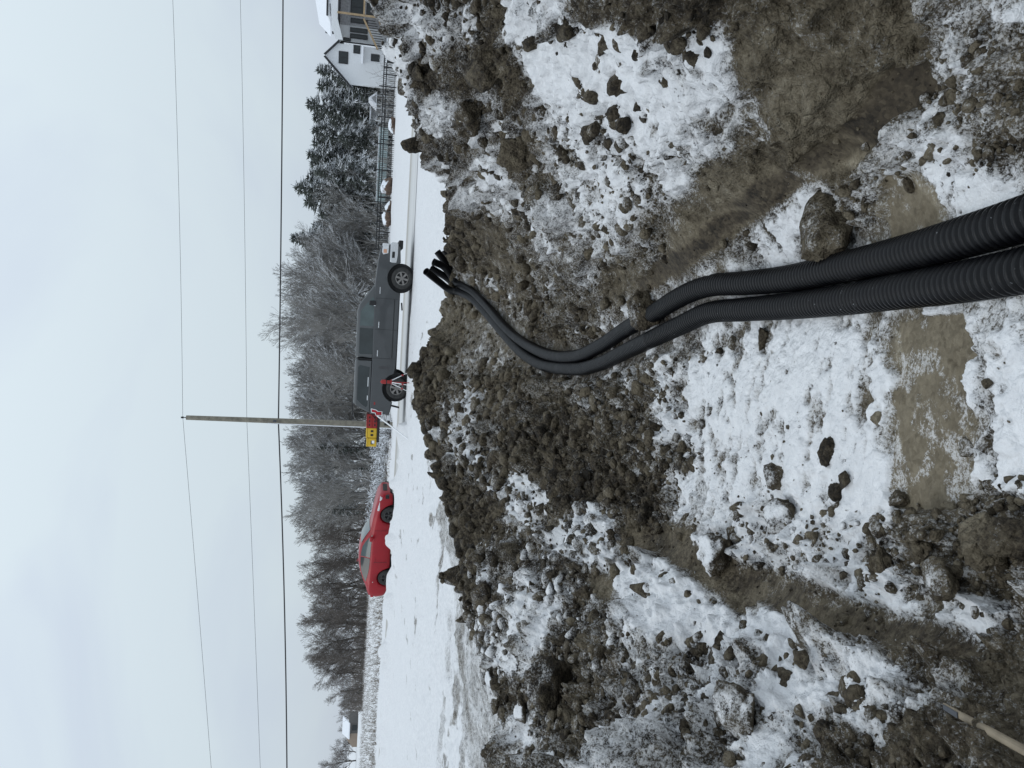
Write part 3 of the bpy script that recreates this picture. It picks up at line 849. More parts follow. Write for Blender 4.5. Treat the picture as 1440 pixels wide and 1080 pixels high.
def smooth_vertex_normals(P):
    n = grid_normals(P)
    return n


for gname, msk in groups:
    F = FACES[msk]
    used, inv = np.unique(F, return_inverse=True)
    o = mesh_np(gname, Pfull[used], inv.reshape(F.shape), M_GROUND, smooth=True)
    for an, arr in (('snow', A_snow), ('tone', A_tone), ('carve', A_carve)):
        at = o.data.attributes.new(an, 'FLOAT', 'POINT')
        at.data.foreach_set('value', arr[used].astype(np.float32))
    tag(o, kind='structure')


# where does the ray of a photo pixel meet the displaced ground?
_flatZ = Pfull[:, 2].reshape(NT, NR)
_lr = rr


def surf_z(X, Y):
    t = np.arctan2(X, Y)
    r = np.hypot(X, Y)
    fi = np.interp(t, th, np.arange(NT))
    fj = np.interp(r, _lr, np.arange(NR))
    i0 = np.clip(fi.astype(int), 0, NT - 2)
    j0 = np.clip(fj.astype(int), 0, NR - 2)
    u, v = fi - i0, fj - j0
    return ((_flatZ[i0, j0] * (1 - u) + _flatZ[i0 + 1, j0] * u) * (1 - v) + (_flatZ[i0, j0 + 1] * (1 - u) + _flatZ[i0 + 1, j0 + 1] * u) * v)


def hit(px, py, off=0.0, zmin=1.0, zmax=45.0):
    z = np.exp(np.linspace(math.log(zmin), math.log(zmax), 1600))
    d = ray(px, py)
    Pt = CP[None] + d[None] * z[:, None]
    below = Pt[:, 2] < surf_z(Pt[:, 0], Pt[:, 1]) + off
    k = int(np.argmax(below)) if below.any() else len(z) - 1
    return Pt[k], z[k]

# ================================================================ clods of frozen dirt
def ico(sub):
    bm = bmesh.new()
    bmesh.ops.create_icosphere(bm, subdivisions=sub, radius=1.0)
    V = np.array([v.co[:] for v in bm.verts], np.float32)
    F = np.array([[v.index for v in f.verts] for f in bm.faces], np.int32)
    bm.free()
    return V, F


ICO = {k: ico(k) for k in (1, 2, 3, 4)}


def clod_shape(sub, seed, rough_amt=.28, angular=.5):
    V, F = ICO[sub]
    off = np.array([seed * 7.3, seed * 3.1, seed * 1.7], np.float32)
    n1 = vnoise(V + off, 1.1, seed) * .30
    n2 = vnoise(V + off, 2.7, seed + 1) * .20
    n3 = fbm(V + off, 6.0, 3, seed + 2) * rough_amt
    r = np.random.default_rng(seed)
    W = V * (1 + n1 + n2 + n3 * .6)[:, None]
    for _ in range(int(7 * angular * 2)):         # chop a few facets
        d = r.normal(size=3); d /= np.linalg.norm(d)
        h = W @ d
        lim = r.uniform(.45, .8)
        W = W - np.where(h > lim, (h - lim) * .85, 0)[:, None] * d[None]
    if sub >= 3: W = W + V * (bumps(V + off, .35, seed + 5, .6) * .5 + fbm(V + off, 9, 3, seed + 8, .7) * .14)[:, None]
    return W.astype(np.float32), F


def vnormals(V, F):
    n = np.zeros_like(V)
    fn = np.cross(V[F[:, 1]] - V[F[:, 0]], V[F[:, 2]] - V[F[:, 0]])
    for k in range(3): np.add.at(n, F[:, k], fn)
    return n / (np.linalg.norm(n, axis=1, keepdims=True) + 1e-9)


def set_attr(o, name, arr):
    at = o.data.attributes.new(name, 'FLOAT', 'POINT')
    at.data.foreach_set('value', np.asarray(arr, np.float32))


def rot_matrix(r):
    q = r.normal(size=4); q /= np.linalg.norm(q)
    w, x, y, z = q
    return np.array([[1 - 2 * (y * y + z * z), 2 * (x * y - z * w), 2 * (x * z + y * w)], [2 * (x * y + z * w), 1 - 2 * (x * x + z * z), 2 * (y * z - x * w)], [2 * (x * z - y * w), 2 * (y * z + x * w), 1 - 2 * (x * x + y * y)]])


def special_clod(name, px, py, size, label, cat, seed, snowv, tonev, up=.35, group=None, sub=4, tilt=None):
    """size = (across the picture's vertical = world sideways, depth, height), half-extents in metres"""
    p, z = hit(px, py)
    V, F = clod_shape(sub, seed)
    V = V * np.array(size, np.float32)[None]
    if tilt is not None:
        c, s_ = math.cos(tilt), math.sin(tilt)
        V = V @ np.array([[c, 0, -s_], [0, 1, 0], [s_, 0, c]], np.float32)
    n = vnormals(V, F)
    o = mesh_np(name, V, F, M_GROUND, smooth=True)
    o.location = (p[0], p[1], p[2] + size[2] * up)
    set_attr(o, 'snow', snowv + n[:, 2] * .38 + fbm(V, 12, 3, seed) * .3)
    set_attr(o, 'tone', np.full(len(V), tonev))
    set_attr(o, 'carve', np.zeros(len(V)))
    return tag(o, label, cat, group)


special_clod('boulder', 1180, 322, (.125, .12, .11), 'large round frosty lump of earth lying against the upper black pipe', 'dirt clod', 3, .02, .5, .55)
special_clod('dirt_clod', 928, 446, (.15, .10, .11), 'crumbly frosted dirt clod lying across both black pipes where they bend', 'dirt clod', 4, .0, .4, 1.0)
special_clod('dirt_clod', 1022, 778, (.12, .15, .11), 'angular snow capped dirt lump at the foot of the bottom bank', 'dirt clod', 5, .30, .35, .3)
special_clod('dirt_clod', 785, 968, (.17,.17,.17), 'biggest dark dirt lump on the snowy crest of the bottom bank', 'dirt clod', 6, .12, .2, .35)
special_clod('dirt_clod', 628, 672, (.05, .06, .17), 'pointed dark clod sticking up from the crest between the truck and the red car', 'dirt clod', 7, -.1, .2, .35, sub=3, tilt=.35)
special_clod('dirt_clod', 600, 207, (.075, .07, .13), 'dark tooth shaped clod standing on the crest in front of the black fence', 'dirt clod', 8, -.2, .12, .75, sub=3)
special_clod('dirt_clod', 1168, 634, (.055, .035, .03), 'dark elongated clod alone on the white trench floor', 'dirt clod', 9, -.3, .1, .5, sub=3)
special_clod('dirt_clod', 1192, 676, (.03, .03, .02), 'small dark clod beside a little pit in the white trench floor', 'dirt clod', 10, -.3, .1, .5, sub=3)
special_clod('dirt_clod', 1178, 690, (.045, .03, .02), 'small dark flat clod just below the little pit in the snow', 'dirt clod', 17, -.3, .1, .5, sub=3)
special_clod('dirt_clod', 1076, 476, (.065, .03, .028), 'long narrow dirt clod on the snow just below the pipes', 'dirt clod', 11, -.3, .25, .5, sub=3)
special_clod('dirt_clod', 1360, 628, (.038, .038, .016), 'low round frosty bump on the smooth brown bucket mark', 'dirt clod', 12, .2, .6, .2, sub=3)
special_clod('dirt_clod', 1392, 762, (.07, .075, .065), 'big olive brown crumbly clod at the right edge below the bucket mark', 'dirt clod', 13, -.2, .6, .4)
special_clod('dirt_clod', 1432, 752, (.055, .06, .055), 'brown clod cut by the right edge of the photo below the bucket mark', 'dirt clod', 14, -.2, .5, .4)
special_clod('dirt_clod', 1270, 703, (.03, .05, .03), 'row of dirt crumbs pushed up at the lower corner of the bucket mark', 'dirt clod', 15, .15, .35, .4)
special_clod('dirt_clod', 1092, 672, (.075, .06, .05), 'brown clod half sunk in the middle of the snowy trench floor', 'dirt clod', 16, .1, .35, .3, sub=3)
special_clod('dirt_clod', 1103, 722, (.085, .08, .07), 'dark clod with a snowy back at the lower side of the trench floor', 'dirt clod', 18, .25, .25, .3, sub=3)
special_clod('dirt_clod', 1245, 792, (.05, .04, .045), 'upright wedge of dirt in the churned snow at the foot of the bank', 'dirt clod', 19, .0, .35, .4, sub=3)
special_clod('dirt_clod', 1330, 812, (.06, .07, .045), 'flat grey brown slab of dirt above the clean snow strip', 'dirt clod', 20, .05, .5, .4, sub=3)
special_clod('dirt_clod', 1045, 998, (.10, .13, .07), 'slab of frozen dirt with one pale frosted edge on the bank at the bottom', 'dirt clod', 21, .25, .45, .3)
special_clod('dirt_clod', 684, 838, (.12, .12, .10), 'rounded dark clod on the crest above the grit strip', 'dirt clod', 22, .0, .2, .4, sub=3)
special_clod('dirt_clod', 676, 792, (.12, .12, .10), 'dark slab leaning in a small snow pocket on the crest below the red car', 'dirt clod', 23, .1, .2, .4, sub=3)
special_clod('dirt_clod', 700, 95, (.17, .22, .17), 'huge dark dirt lump with a snow pocket beside it on the bank at the top', 'dirt clod', 24, -.15, .15, .3)
special_clod('dirt_clod', 668, 165, (.14, .2, .15), 'dark block of dirt on the bank at the top, below the fence', 'dirt clod', 25, .12, .2, .35)
special_clod('dirt_clod', 735, 215, (.15, .16, .13), 'brown smooth lump half way up the bank at the top', 'dirt clod', 26, -.1, .5, .3)
for i, (x, y, s_) in enumerate([(878, 115, .065), (836, 136, .05), (822, 128, .035), (860, 62, .045), (798, 45, .06), (780, 32, .04), (802, 62, .035), (851, 66, .035), (780, 18, .02), (840, 92, .02), (868, 158, .05), (880, 178, .04),
                                (900, 150, .03), (817, 112, .035), (750, 60, .06), (960, 60, .04), (975, 80, .045), (940, 110, .03), (985, 130, .02), (910, 45, .05)]):
    special_clod('dirt_clod', x, y, (s_ * R.uniform(.8, 1.2), s_ * R.uniform(.9, 1.5), s_ * R.uniform(.7, 1)), 'dark clod poking out of the snow patch on the top bank', 'dirt clod', 40 + i, -.2, R.uniform(.1, .35), .3, 'clods in the upper snow patch', sub=3)
for i, (x, y, s_) in enumerate([(1020, 905, .05), (880, 795, .035), (905, 830, .06), (935, 812, .035), (970, 835, .03), (826, 832, .05), (770, 800, .06), (752, 828, .06), (1195, 965, .035), (1215, 985, .04), (1225, 1000, .04), (1180, 985, .03), (1190, 1000, .03),
                                (1012, 925, .05), (1130, 930, .03), (1050, 885, .035), (1110, 960, .045), (1170, 1040, .04)]):
    special_clod('dirt_clod', x, y, (s_ * R.uniform(.8, 1.2), s_ * R.uniform(.9, 1.4), s_ * R.uniform(.7, 1)), 'dark clod poking out of the snow patches on the bottom bank', 'dirt clod', 70 + i, -.15, R.uniform(.15, .35), .3, 'clods in the lower snow patches', sub=3)

# ---- scattered clods: the largest 220 are objects, the rest one mass of crumbs
cand_ok = np.nonzero((dig > .9) & (GR[near] > 1.3) & (lane > .16) & (m_str < .1) & (m_cl < .1) & (px_n > 520) & (px_n < 1500) & (py_n > -60) & (py_n < 1140)
                     & ~((px_n > 1290) & (np.abs(py_n - 993 - (px_n - 1327) * .55) < 34)))[0]
area = (GR[near][cand_ok]) ** 2
wgt = area * (np.clip(rough[cand_ok], 0, 1) ** 1.5 + .08) / (GR[near][cand_ok] ** 1.1)
wgt *= 1 - .6 * floor_[cand_ok]
wgt /= wgt.sum()
NCL, NOBJ = 20000, 150
pick = rng.choice(cand_ok, NCL, p=wgt)
Psurf = Pfull[near]
cl_r = .0055 * (1 - rng.random(NCL)) ** -.52
cl_r = np.clip(cl_r * (.35 + .85 * rough[pick] ** 1.5) * (.8 + GR[near][pick] * .16), .0045, .011 * GR[near][pick])
cl_r *= np.where((sn[pick] > .75) & (rng.random(NCL) < .7), .5, 1)
cl_p = Psurf[pick] + rng.normal(size=(NCL, 3)) * np.array([.02, .02, 0])
cl_p[:, 2] = surf_z(cl_p[:, 0], cl_p[:, 1])
cpx, cpy, cz = project(cl_p)
shown = cl_r / cz
order = np.argsort(-shown)
VARI = []
for v in range(8):
    for st, (sv_, tv_) in enumerate(((-.25, .18), (.12, .38), (.34, .35))):
        V, F = clod_shape(3, 200 + v)
        V = V * np.array([1, .9 + .1 * (v % 3), .75], np.float32)
        me_o = mesh_np('dirt_clod', V, F, M_GROUND, smooth=True)
        n = vnormals(V, F)
        set_attr(me_o, 'snow', sv_ + n[:, 2] * .34 + fbm(V, 1.6, 3, v) * .3)
        set_attr(me_o, 'tone', np.full(len(V), tv_))
        set_attr(me_o, 'carve', np.zeros(len(V)))
        VARI.append(me_o)
used_var = set()
zones = {'top': 'on the bank at the top of the photo', 'bottom': 'on the bank at the bottom of the photo',
         'far': 'in the rough dirt between pipes and bank', 'floor': 'on the trench floor near the camera'}
looks = ['bare dark', 'frost speckled', 'snow topped']
PIPE_Y = lambda x: np.interp(x, [600, 650, 720, 790, 880, 960, 1440], [400, 405, 465, 510, 480, 430, 345])
for q in order[:NOBJ]:
    x, y = cpx[q], cpy[q]
    if y < PIPE_Y(x) and (x < 1000 or y < np.interp(x, [960, 1150, 1320, 1440], [385, 250, 110, 0])): zk = 'top'
    elif x < 960 and y < np.interp(x, [600, 700, 850, 960], [760, 760, 735, 735]): zk = 'far'
    elif y > np.interp(x, [960, 1250, 1440], [735, 850, 910]): zk = 'bottom'
    else: zk = 'floor'
    ls = sn[pick[q]]
    st = 0 if ls < .3 else (1 if ls < .62 else 2)
    if R.random() < .25: st = max(0, st - 1)
    vi = R.randrange(8) * 3 + st
    src = VARI[vi]
    o = src if vi not in used_var else src.copy()
    if vi in used_var: COL.objects.link(o)
    used_var.add(vi)
    o.location = cl_p[q] + np.array([0, 0, cl_r[q] * .18])
    o.rotation_euler = (R.uniform(-.35, .35), R.uniform(-.35, .35), R.uniform(0, 6.28))
    o.scale = (cl_r[q] * R.uniform(.8, 1.3), cl_r[q] * R.uniform(.8, 1.3), cl_r[q] * R.uniform(.75, 1.1))
    sz = 'fist sized' if cl_r[q] > .035 else 'small'
    tag(o, f'{looks[st]} {sz} clod {zones[zk]}', 'dirt clod', f'{looks[st]} {sz} clods {zones[zk]}')
for vi, o in enumerate(VARI):
    if vi not in used_var: bpy.data.objects.remove(o)

VV, FF, SS, TT = [], [], [], []
nb = 0
shapes = {1: [clod_shape(1, 300 + k, .2) for k in range(10)], 2: [clod_shape(2, 320 + k) for k in range(10)]}
rest = order[NOBJ:]
for q in rest:
    big = shown[q] > .0065
    V, F = shapes[2 if big else 1][R.randrange(10)]
    s_ = cl_r[q] * rng.uniform(.75, 1.3, 3) * np.array([1, 1, .85])
    W = (V * s_) @ rot_matrix(rng).T * np.array([1, 1, .9])
    VV.append(W + cl_p[q] + np.array([0, 0, cl_r[q] * .2]))
    FF.append(F + nb)
    nb += len(V)
    up = W[:, 2] / (np.abs(W[:, 2]).max() + 1e-6)
    SS.append(sn[pick[q]] - .28 + up * .22 - (.25 if R.random() < .5 else 0))
    TT.append(np.full(len(V), np.clip(tone[pick[q]] + R.uniform(-.3, .2), 0, 1)))
o = mesh_np('loose_crumbs', np.concatenate(VV), np.concatenate(FF), M_GROUND, smooth=True)
set_attr(o, 'snow', np.concatenate(SS))
set_attr(o, 'tone', np.concatenate(TT))
set_attr(o, 'carve', np.zeros(nb))
tag(o, 'small crumbs of dirt scattered over the trench and banks', kind='stuff')

# ================================================================ black corrugated pipes
def plastic():
    m, nt, b = principled('black_plastic')
    tc = node(nt, 'ShaderNodeNewGeometry')
    n1 = noise(nt, tc.outputs['Position'], 9.0, 6.0, .65)
    n2 = noise(nt, tc.outputs['Position'], 120.0, 4.0, .7)
    dust = ramp(nt, math_n(nt, 'ADD', n1, math_n(nt, 'MULTIPLY', math_n(nt, 'SUBTRACT', n2, .5), .6)), [(.5, (0, 0, 0)), (.8, (.5, .5, .5))]).outputs['Color']
    frost = ramp(nt, math_n(nt, 'ADD', math_n(nt, 'MULTIPLY', n2, .8), math_n(nt, 'MULTIPLY', n1, .45)), [(.80, (0, 0, 0)), (.86, (.8, .8, .8))]).outputs['Color']
    col = mixc(nt, dust, (.0028, .0030, .0040), (.015, .0145, .0135))
    lk(nt, mixc(nt, frost, col, (.55, .58, .62)), b.inputs['Base Color'])
    lk(nt, ramp(nt, n1, [(.3, (.31, .31, .31)), (.75, (.52, .52, .52))]).outputs['Color'], b.inputs['Roughness'])
    b.inputs['Specular IOR Level'].default_value = .27
    return m


M_PIPE = plastic()
M_BORE = simple('pipe_inside', (.006, .006, .007), .8, spec=.1)


def corrugated(name, pts, rad, label, n_dense=None, group=None, end_cap=True, cat='pipe'):
    C = spline(pts, 30)
    seg = np.linalg.norm(np.diff(C, axis=0), axis=1)
    L = np.concatenate([[0], np.cumsum(seg)])
    pitch = .0265
    prof = [(.0, -.018), (.24, -.018), (.32, -.0030), (.44, 0), (.68, 0), (.80, -.0030), (.88, -.018)]
    s_list, r_list = [], []
    k = 0.0
    while k < L[-1]:
        zc = np.interp(k, L, [(c - CP) @ CF for c in C])
        pr = prof if zc < 5 else ([(0, -.0075), (.28, -.0005), (.72, -.0005)] if zc < 9 else [(0, -.006), (.5, 0)])
        for f, d in pr:
            s_list.append(k + f * pitch); r_list.append(rad + d)
        k += pitch
    s_arr = np.clip(np.array(s_list), 0, L[-1])
    Q = np.stack([np.interp(s_arr, L, C[:, i]) for i in range(3)], 1)
    e = 1e-3
    ks = np.ones(9) / 9
    Tn = np.stack([np.interp(np.clip(s_arr + .03, 0, L[-1]), L, C[:, i]) - np.interp(np.clip(s_arr - .03, 0, L[-1]), L, C[:, i]) for i in range(3)], 1)
    Tn /= np.linalg.norm(Tn, axis=1, keepdims=True)
    S = np.cross(Tn, np.array([0, 0, 1.0])[None])
    S /= np.linalg.norm(S, axis=1, keepdims=True) + 1e-9
    U = np.cross(S, Tn)
    n = 26
    a = np.linspace(0, 2 * math.pi, n, endpoint=False)
    V = Q[:, None, :] + (S[:, None, :] * np.cos(a)[None, :, None] + U[:, None, :] * np.sin(a)[None, :, None]) * np.array(r_list)[:, None, None]
    m = len(Q)
    ii_, kk = np.meshgrid(np.arange(m - 1), np.arange(n), indexing='ij')
    F = np.stack([ii_ * n + kk, ii_ * n + (kk + 1) % n, (ii_ + 1) * n + (kk + 1) % n, (ii_ + 1) * n + kk], -1).reshape(-1, 4)
    o = mesh_np(name, V.reshape(-1, 3), F, M_PIPE, smooth=True)
    if end_cap:                                   # an open end with a visible wall and a dark bore
        d, s_, u_, p = Tn[-1], S[-1], U[-1], Q[-1]
        mb = MB()
        rings_ = []
        for rr_, back in ((rad, 0), (rad * .82, .0), (rad * .82, -.12)):
            rings_.append([p + d * (back + .001) + (s_ * math.cos(t) + u_ * math.sin(t)) * rr_ for t in a])
        mb.rings(rings_, cap=False)
        mb.add(rings_[-1], [tuple(range(n))])
        mb.build('pipe_mouth', M_BORE, o, smooth=False)
    return tag(o, label, cat, group)


mouth = at_d(641, 408, float((PATH_B[-1] - CP) @ CF) + .15)
zb = float((PATH_A[-1] - CP) @ CF)


def fan(px, py, dz): return at_d(px, py, zb + dz)


corrugated('corrugated_pipe', list(PATH_A) + [fan(640, 396, .3), fan(625, 376, .25), fan(609.5, 368, .15)], PIPE_R, 'upper one of the two long black corrugated pipes running up the trench')
corrugated('corrugated_pipe', list(PATH_B) + [fan(633, 408, .2), fan(617, 396, .1), fan(598.5, 381, -.15)], PIPE_R, 'lower one of the two long black corrugated pipes running up the trench')
corrugated('corrugated_pipe', [fan(662, 412, .5), fan(645, 405, .4), fan(627, 390, .35), fan(606, 377, .25)], PIPE_R, 'short black pipe end second from the bottom in the fan at the trench end', group=None)
corrugated('corrugated_pipe', [fan(664, 408, .7), fan(645, 398, .6), fan(630, 374, .5), fan(615, 354, .4)], PIPE_R, 'black pipe end sticking up second from the top in the fan at the trench end')
corrugated('corrugated_pipe', [fan(666, 404, .9), fan(648, 392, .8), fan(636, 372, .75), fan(624, 352, .7)], PIPE_R * .95, 'black pipe end topmost in the fan, half hidden by the bank')

# ================================================================ wooden stake
M_WOOD = simple('weathered_wood', (.25, .205, .145), .75, var=.25, scale=14, bump=.4)
M_METAL = simple('dark_steel', (.07, .075, .085), .45, .3, scale=30)
_ts = np.linspace(0, 1, 9)
_iz = np.array([1 / hit(1327 + 113 * q, 993 + 62 * q)[1] for q in _ts])       # the handle rests on the highest lumps along its length
_ln = _iz[0] + (_iz[-1] - _iz[0]) * _ts
_ln += max(0, (_iz - _ln).max()) + .030
pa = at_d(1327, 993, 1 / _ln[0])
pb = at_d(1440, 1055, 1 / _ln[-1])
dv = (pb - pa) / np.linalg.norm(pb - pa)
t = thing('wooden_stake', 'broken wooden tool handle with a dark metal socket in the bottom right corner', 'stake', pa)
up = np.array([0, 0, 1.0]); sd = np.cross(dv, up); sd /= np.linalg.norm(sd); un = np.cross(sd, dv)
mb = MB()
rg = []
for s_, w, h in ((0, .0075, .002), (.02, .008, .003), (.085, .0085, .0055), (.10, .0085, .0082), (.2, .009, .009), (.45, .0092, .0092)):
    c = dv * s_
    rg.append([c + sd * (w * math.cos(a)) + un * (h * math.sin(a)) for a in np.linspace(0, 2 * math.pi, 12, endpoint=False)])
mb.rings(rg)
mb.build('shaft', M_WOOD, t, smooth=False)
mb = MB()
ct = lambda s_, w, h: dv * s_ + sd * w + un * h
mb.rings([[ct(.006, -.0055, .0028), ct(.006, .0055, .0028), ct(.006, .0055, .0044), ct(.006, -.0055, .0044)],
          [ct(.080, -.0062, .0058), ct(.080, .0062, .0058), ct(.080, .0062, .0078), ct(.080, -.0062, .0078)]])
mb.build('metal_socket', M_METAL, t)

# ================================================================ road
M_ROAD = None


def road_material():
    m, nt, b = principled('packed_snow_road')
    g = node(nt, 'ShaderNodeNewGeometry')
    at = node(nt, 'ShaderNodeAttribute', attribute_name='across')
    n = noise(nt, g.outputs['Position'], 1.3, 5.0)
    mp = node(nt, 'ShaderNodeMapping')
    mp.inputs['Scale'].default_value = (.12, 2.4, 1)
    lk(nt, g.outputs['Position'], mp.inputs['Vector'])
    n2 = noise(nt, mp.outputs['Vector'], 2.0, 5.0)
    f = math_n(nt, 'ADD', at.outputs['Fac'], math_n(nt, 'MULTIPLY', math_n(nt, 'SUBTRACT', n2, .5), .22))
    col = ramp(nt, f, [(.0, (.60, .60, .59)), (.2, (.50, .50, .49)), (.3, (.57, .57, .565)), (.62, (.50, .50, .485)), (.74, (.36, .34, .30)), (.80, (.22, .195, .155)), (.86, (.40, .37, .33)), (.95, (.68, .69, .70))]).outputs['Color']
    lk(nt, mixc(nt, math_n(nt, 'MULTIPLY', n, .3), col, (.66, .67, .68)), b.inputs['Base Color'])
    b.inputs['Roughness'].default_value = .7
    return m


M_ROAD = road_material()
xs = np.arange(-70, 70.1, 1.0)
K = 15
V = []
AC = []
for x in xs:
    y0, y1 = road_near(x), road_far(x)
    for k in range(K):
        f = k / (K - 1)
        V.append((x, y0 + (y1 - y0) * f, .014))
        AC.append(f)
F = [(i * K + k, (i + 1) * K + k, (i + 1) * K + k + 1, i * K + k + 1) for i in range(len(xs) - 1) for k in range(K - 1)]
o = mesh_np('road', V, F, M_ROAD, smooth=True)
set_attr(o, 'across', AC)
tag(o, kind='structure')

# ================================================================ shared paint and materials
M_GREY = simple('grey_car_paint', (.052, .056, .059), .34, .25, var=.08, scale=3, spec=.5, coat=.5)
M_RED = simple('red_car_paint', (.30, .006, .014), .38, .0, var=.10, scale=3, spec=.35, coat=.12)
M_RED2 = simple('red_plastic', (.30, .02, .02), .45, var=.2, scale=20)
M_YEL = simple('yellow_plastic', (.62, .40, .03), .45, var=.1, scale=20)
M_BLK = simple('black_plastic_trim', (.012, .012, .013), .55, var=.2, scale=20)
M_TYRE = simple('tyre_rubber', (.035, .035, .034), .85, var=.4, scale=12, bump=.3)
M_RIM = simple('alloy_rim', (.22, .21, .20), .4, .6, var=.15, scale=12)
M_RIMD = simple('dark_rim', (.05, .05, .05), .45, .4, var=.15, scale=12)
M_CHR = simple('chrome', (.62, .63, .64), .22, .9, var=.05)
M_GLASS = simple('dark_glass', (.018, .024, .026), .08, 0, var=.3, scale=2, spec=.5)
M_GLASS2 = simple('see_through_glass', (.055, .078, .08), .08, 0, var=.3, scale=2, spec=.6)
M_LAMP = simple('head_lamp_glass', (.62, .63, .64), .15, .2, var=.15, scale=20)
M_AMBER = simple('amber_lamp', (.55, .30, .20), .25, var=.1)
M_TAIL = simple('tail_lamp_red', (.38, .012, .02), .25, var=.1)
M_WHITE = simple('white_paint', (.78, .79, .80), .5, var=.04)


def wheel(parent, x, y, r, w, rim_mat, spokes, name='wheel', hub_r=.62):
    s = -1 if y < 0 else 1
    t_ = MB()
    prof = [(hub_r * r, -.42), (.80 * r, -.5), (.94 * r, -.46), (r, -.30), (r, .30), (.94 * r, .46), (.80 * r, .5), (hub_r * r, .42)]
    n = 32
    t_.rings([[(x + q * math.cos(a), y + s * f * w, r + q * math.sin(a)) for a in np.linspace(0, 2 * math.pi, n, endpoint=False)] for q, f in prof], cap=False)
    tw = t_.build('tyre', M_TYRE, None, smooth=True)
    holder = tw
    rm = MB()
    yo = y + s * w * .40
    rm.rings([[(x + q * math.cos(a), yo - s * d, r + q * math.sin(a)) for a in np.linspace(0, 2 * math.pi, n, endpoint=False)]
              for q, d in ((hub_r * r * 1.03, .0), (hub_r * r * .90, -.012), (hub_r * r * .86, .06))], cap=False)
    for k in range(spokes):
        a = 2 * math.pi * k / spokes + .3
        c, sn_ = math.cos(a), math.sin(a)
        q0, q1 = .08 * r, hub_r * r * .92
        for da, wd in ((0, .16),):
            px_, pz_ = -sn_ * wd * r * .55, c * wd * r * .55
            rm.add([(x + c * q0 - px_ * .8, yo - s * .01, r + sn_ * q0 - pz_ * .8), (x + c * q0 + px_ * .8, yo - s * .01, r + sn_ * q0 + pz_ * .8),
                    (x + c * q1 + px_ * 1.2, yo + s * .008, r + sn_ * q1 + pz_ * 1.2), (x + c * q1 - px_ * 1.2, yo + s * .008, r + sn_ * q1 - pz_ * 1.2)], [(0, 1, 2, 3)])
    rm.tube((x, yo - s * .03, r), (x, yo + s * .018, r), .17 * r, .14 * r, 12)
    wl_ = MB()
    wl_.tube((x, yo - s * .07, r), (x, yo - s * .062, r), hub_r * r * .98, None, 24)
    # the wheel is one part (its tyre the mesh that carries the rim)
    wh = holder
    wh.name = name
    wh.parent = parent
    rm.build('rim', rim_mat, wh, smooth=False)
    wl_.build('brake_disc', M_BLK, wh)
    return wh


def arch_outline(cx, r, h0, n=12):               # points of a wheel cut-out from rear to front along the sill
    a0 = math.acos(max(-1, min(1, (h0 - .39) / r))) if False else None
    pts = []
    zc = .39
    a = math.asin(max(-1, min(1, (h0 - zc) / r)))
    for k in range(n + 1):
        t_ = a + (math.pi - 2 * a) * k / n
        pts.append((cx + r * math.cos(t_), zc + r * math.sin(t_)))
    return pts                                    # from +x side over the top to -x side


# ================================================================ grey pickup with a canopy
TA = math.radians(-7)
tp = at_z(462, 0, 0)
tcen = np.array([at_z(576.5, 462, 0)[0], 27.55, 0])
truck = thing('pickup_truck', 'dark grey pickup truck with a matching canopy parked on the snowy road', 'pickup', (tcen[0], tcen[1], .014), TA)
L_ = 6.1
X = lambda s: L_ / 2 - s                          # s metres behind the front bumper
outline = [(X(.10), .50), (X(.03), .62), (X(.0), .86), (X(.05), .90), (X(.07), 1.16), (X(.20), 1.22), (X(.7), 1.30), (X(1.38), 1.36), (X(1.6), 1.37), (X(4.10), 1.34), (X(4.12), 1.34), (X(6.08), 1.35), (X(6.12), 1.30), (X(6.12), .62), (X(5.95), .58)]
rear = arch_outline(X(5.14), .53, .52)
front = arch_outline(X(1.19), .53, .46)
outline += [(p[0], p[1]) for p in rear[::-1]]     # sill line, running forward
outline += [(X(4.3), .46), (X(1.95), .44)]
outline += [(p[0], p[1]) for p in front[::-1]]
mb = MB()
mb.prism(outline, -.98, .98)
mb.build('body', M_GREY, truck, bevel=.035, seg=2)
mb = MB()
gh = lambda s, h, y: (X(s), y, h)
def cabring(h, s0, s1, w): return [gh(s0, h, -w), gh(s1, h, -w), gh(s1, h, w), gh(s0, h, w)]
mb.rings([cabring(1.33, 1.42, 4.10, .955), cabring(1.88, 2.18, 4.10, .80), cabring(1.965, 2.42, 4.10, .72)])
mb.build('cab', M_GREY, truck, bevel=.045, seg=3)
mb = MB()
mb.rings([cabring(1.345, 4.17, 6.08, .955), cabring(1.90, 4.17, 5.84, .83), cabring(1.97, 4.19, 5.78, .74)])
canopy = mb.build('canopy', M_GREY, truck, bevel=.04, seg=3)
mb = MB()
mb.box((X(4.135), 0, 1.2), (.035, 1.9, 1.3))
mb.build('cab_gap', M_BLK, truck)


def side_pane(poly, y_at, lift=.006, thick=.012):  # a pane lying on a leaning side: poly of (s, h)
    m_ = MB()
    a = [(X(s), -(y_at(h) + lift), h) for s, h in poly]
    b = [(X(s), -(y_at(h) - thick), h) for s, h in poly]
    n = len(poly)
    return m_.add(a + b, [tuple(range(n)), tuple(range(2 * n - 1, n - 1, -1))] + [(i, n + i, n + (i + 1) % n, (i + 1) % n) for i in range(n)])


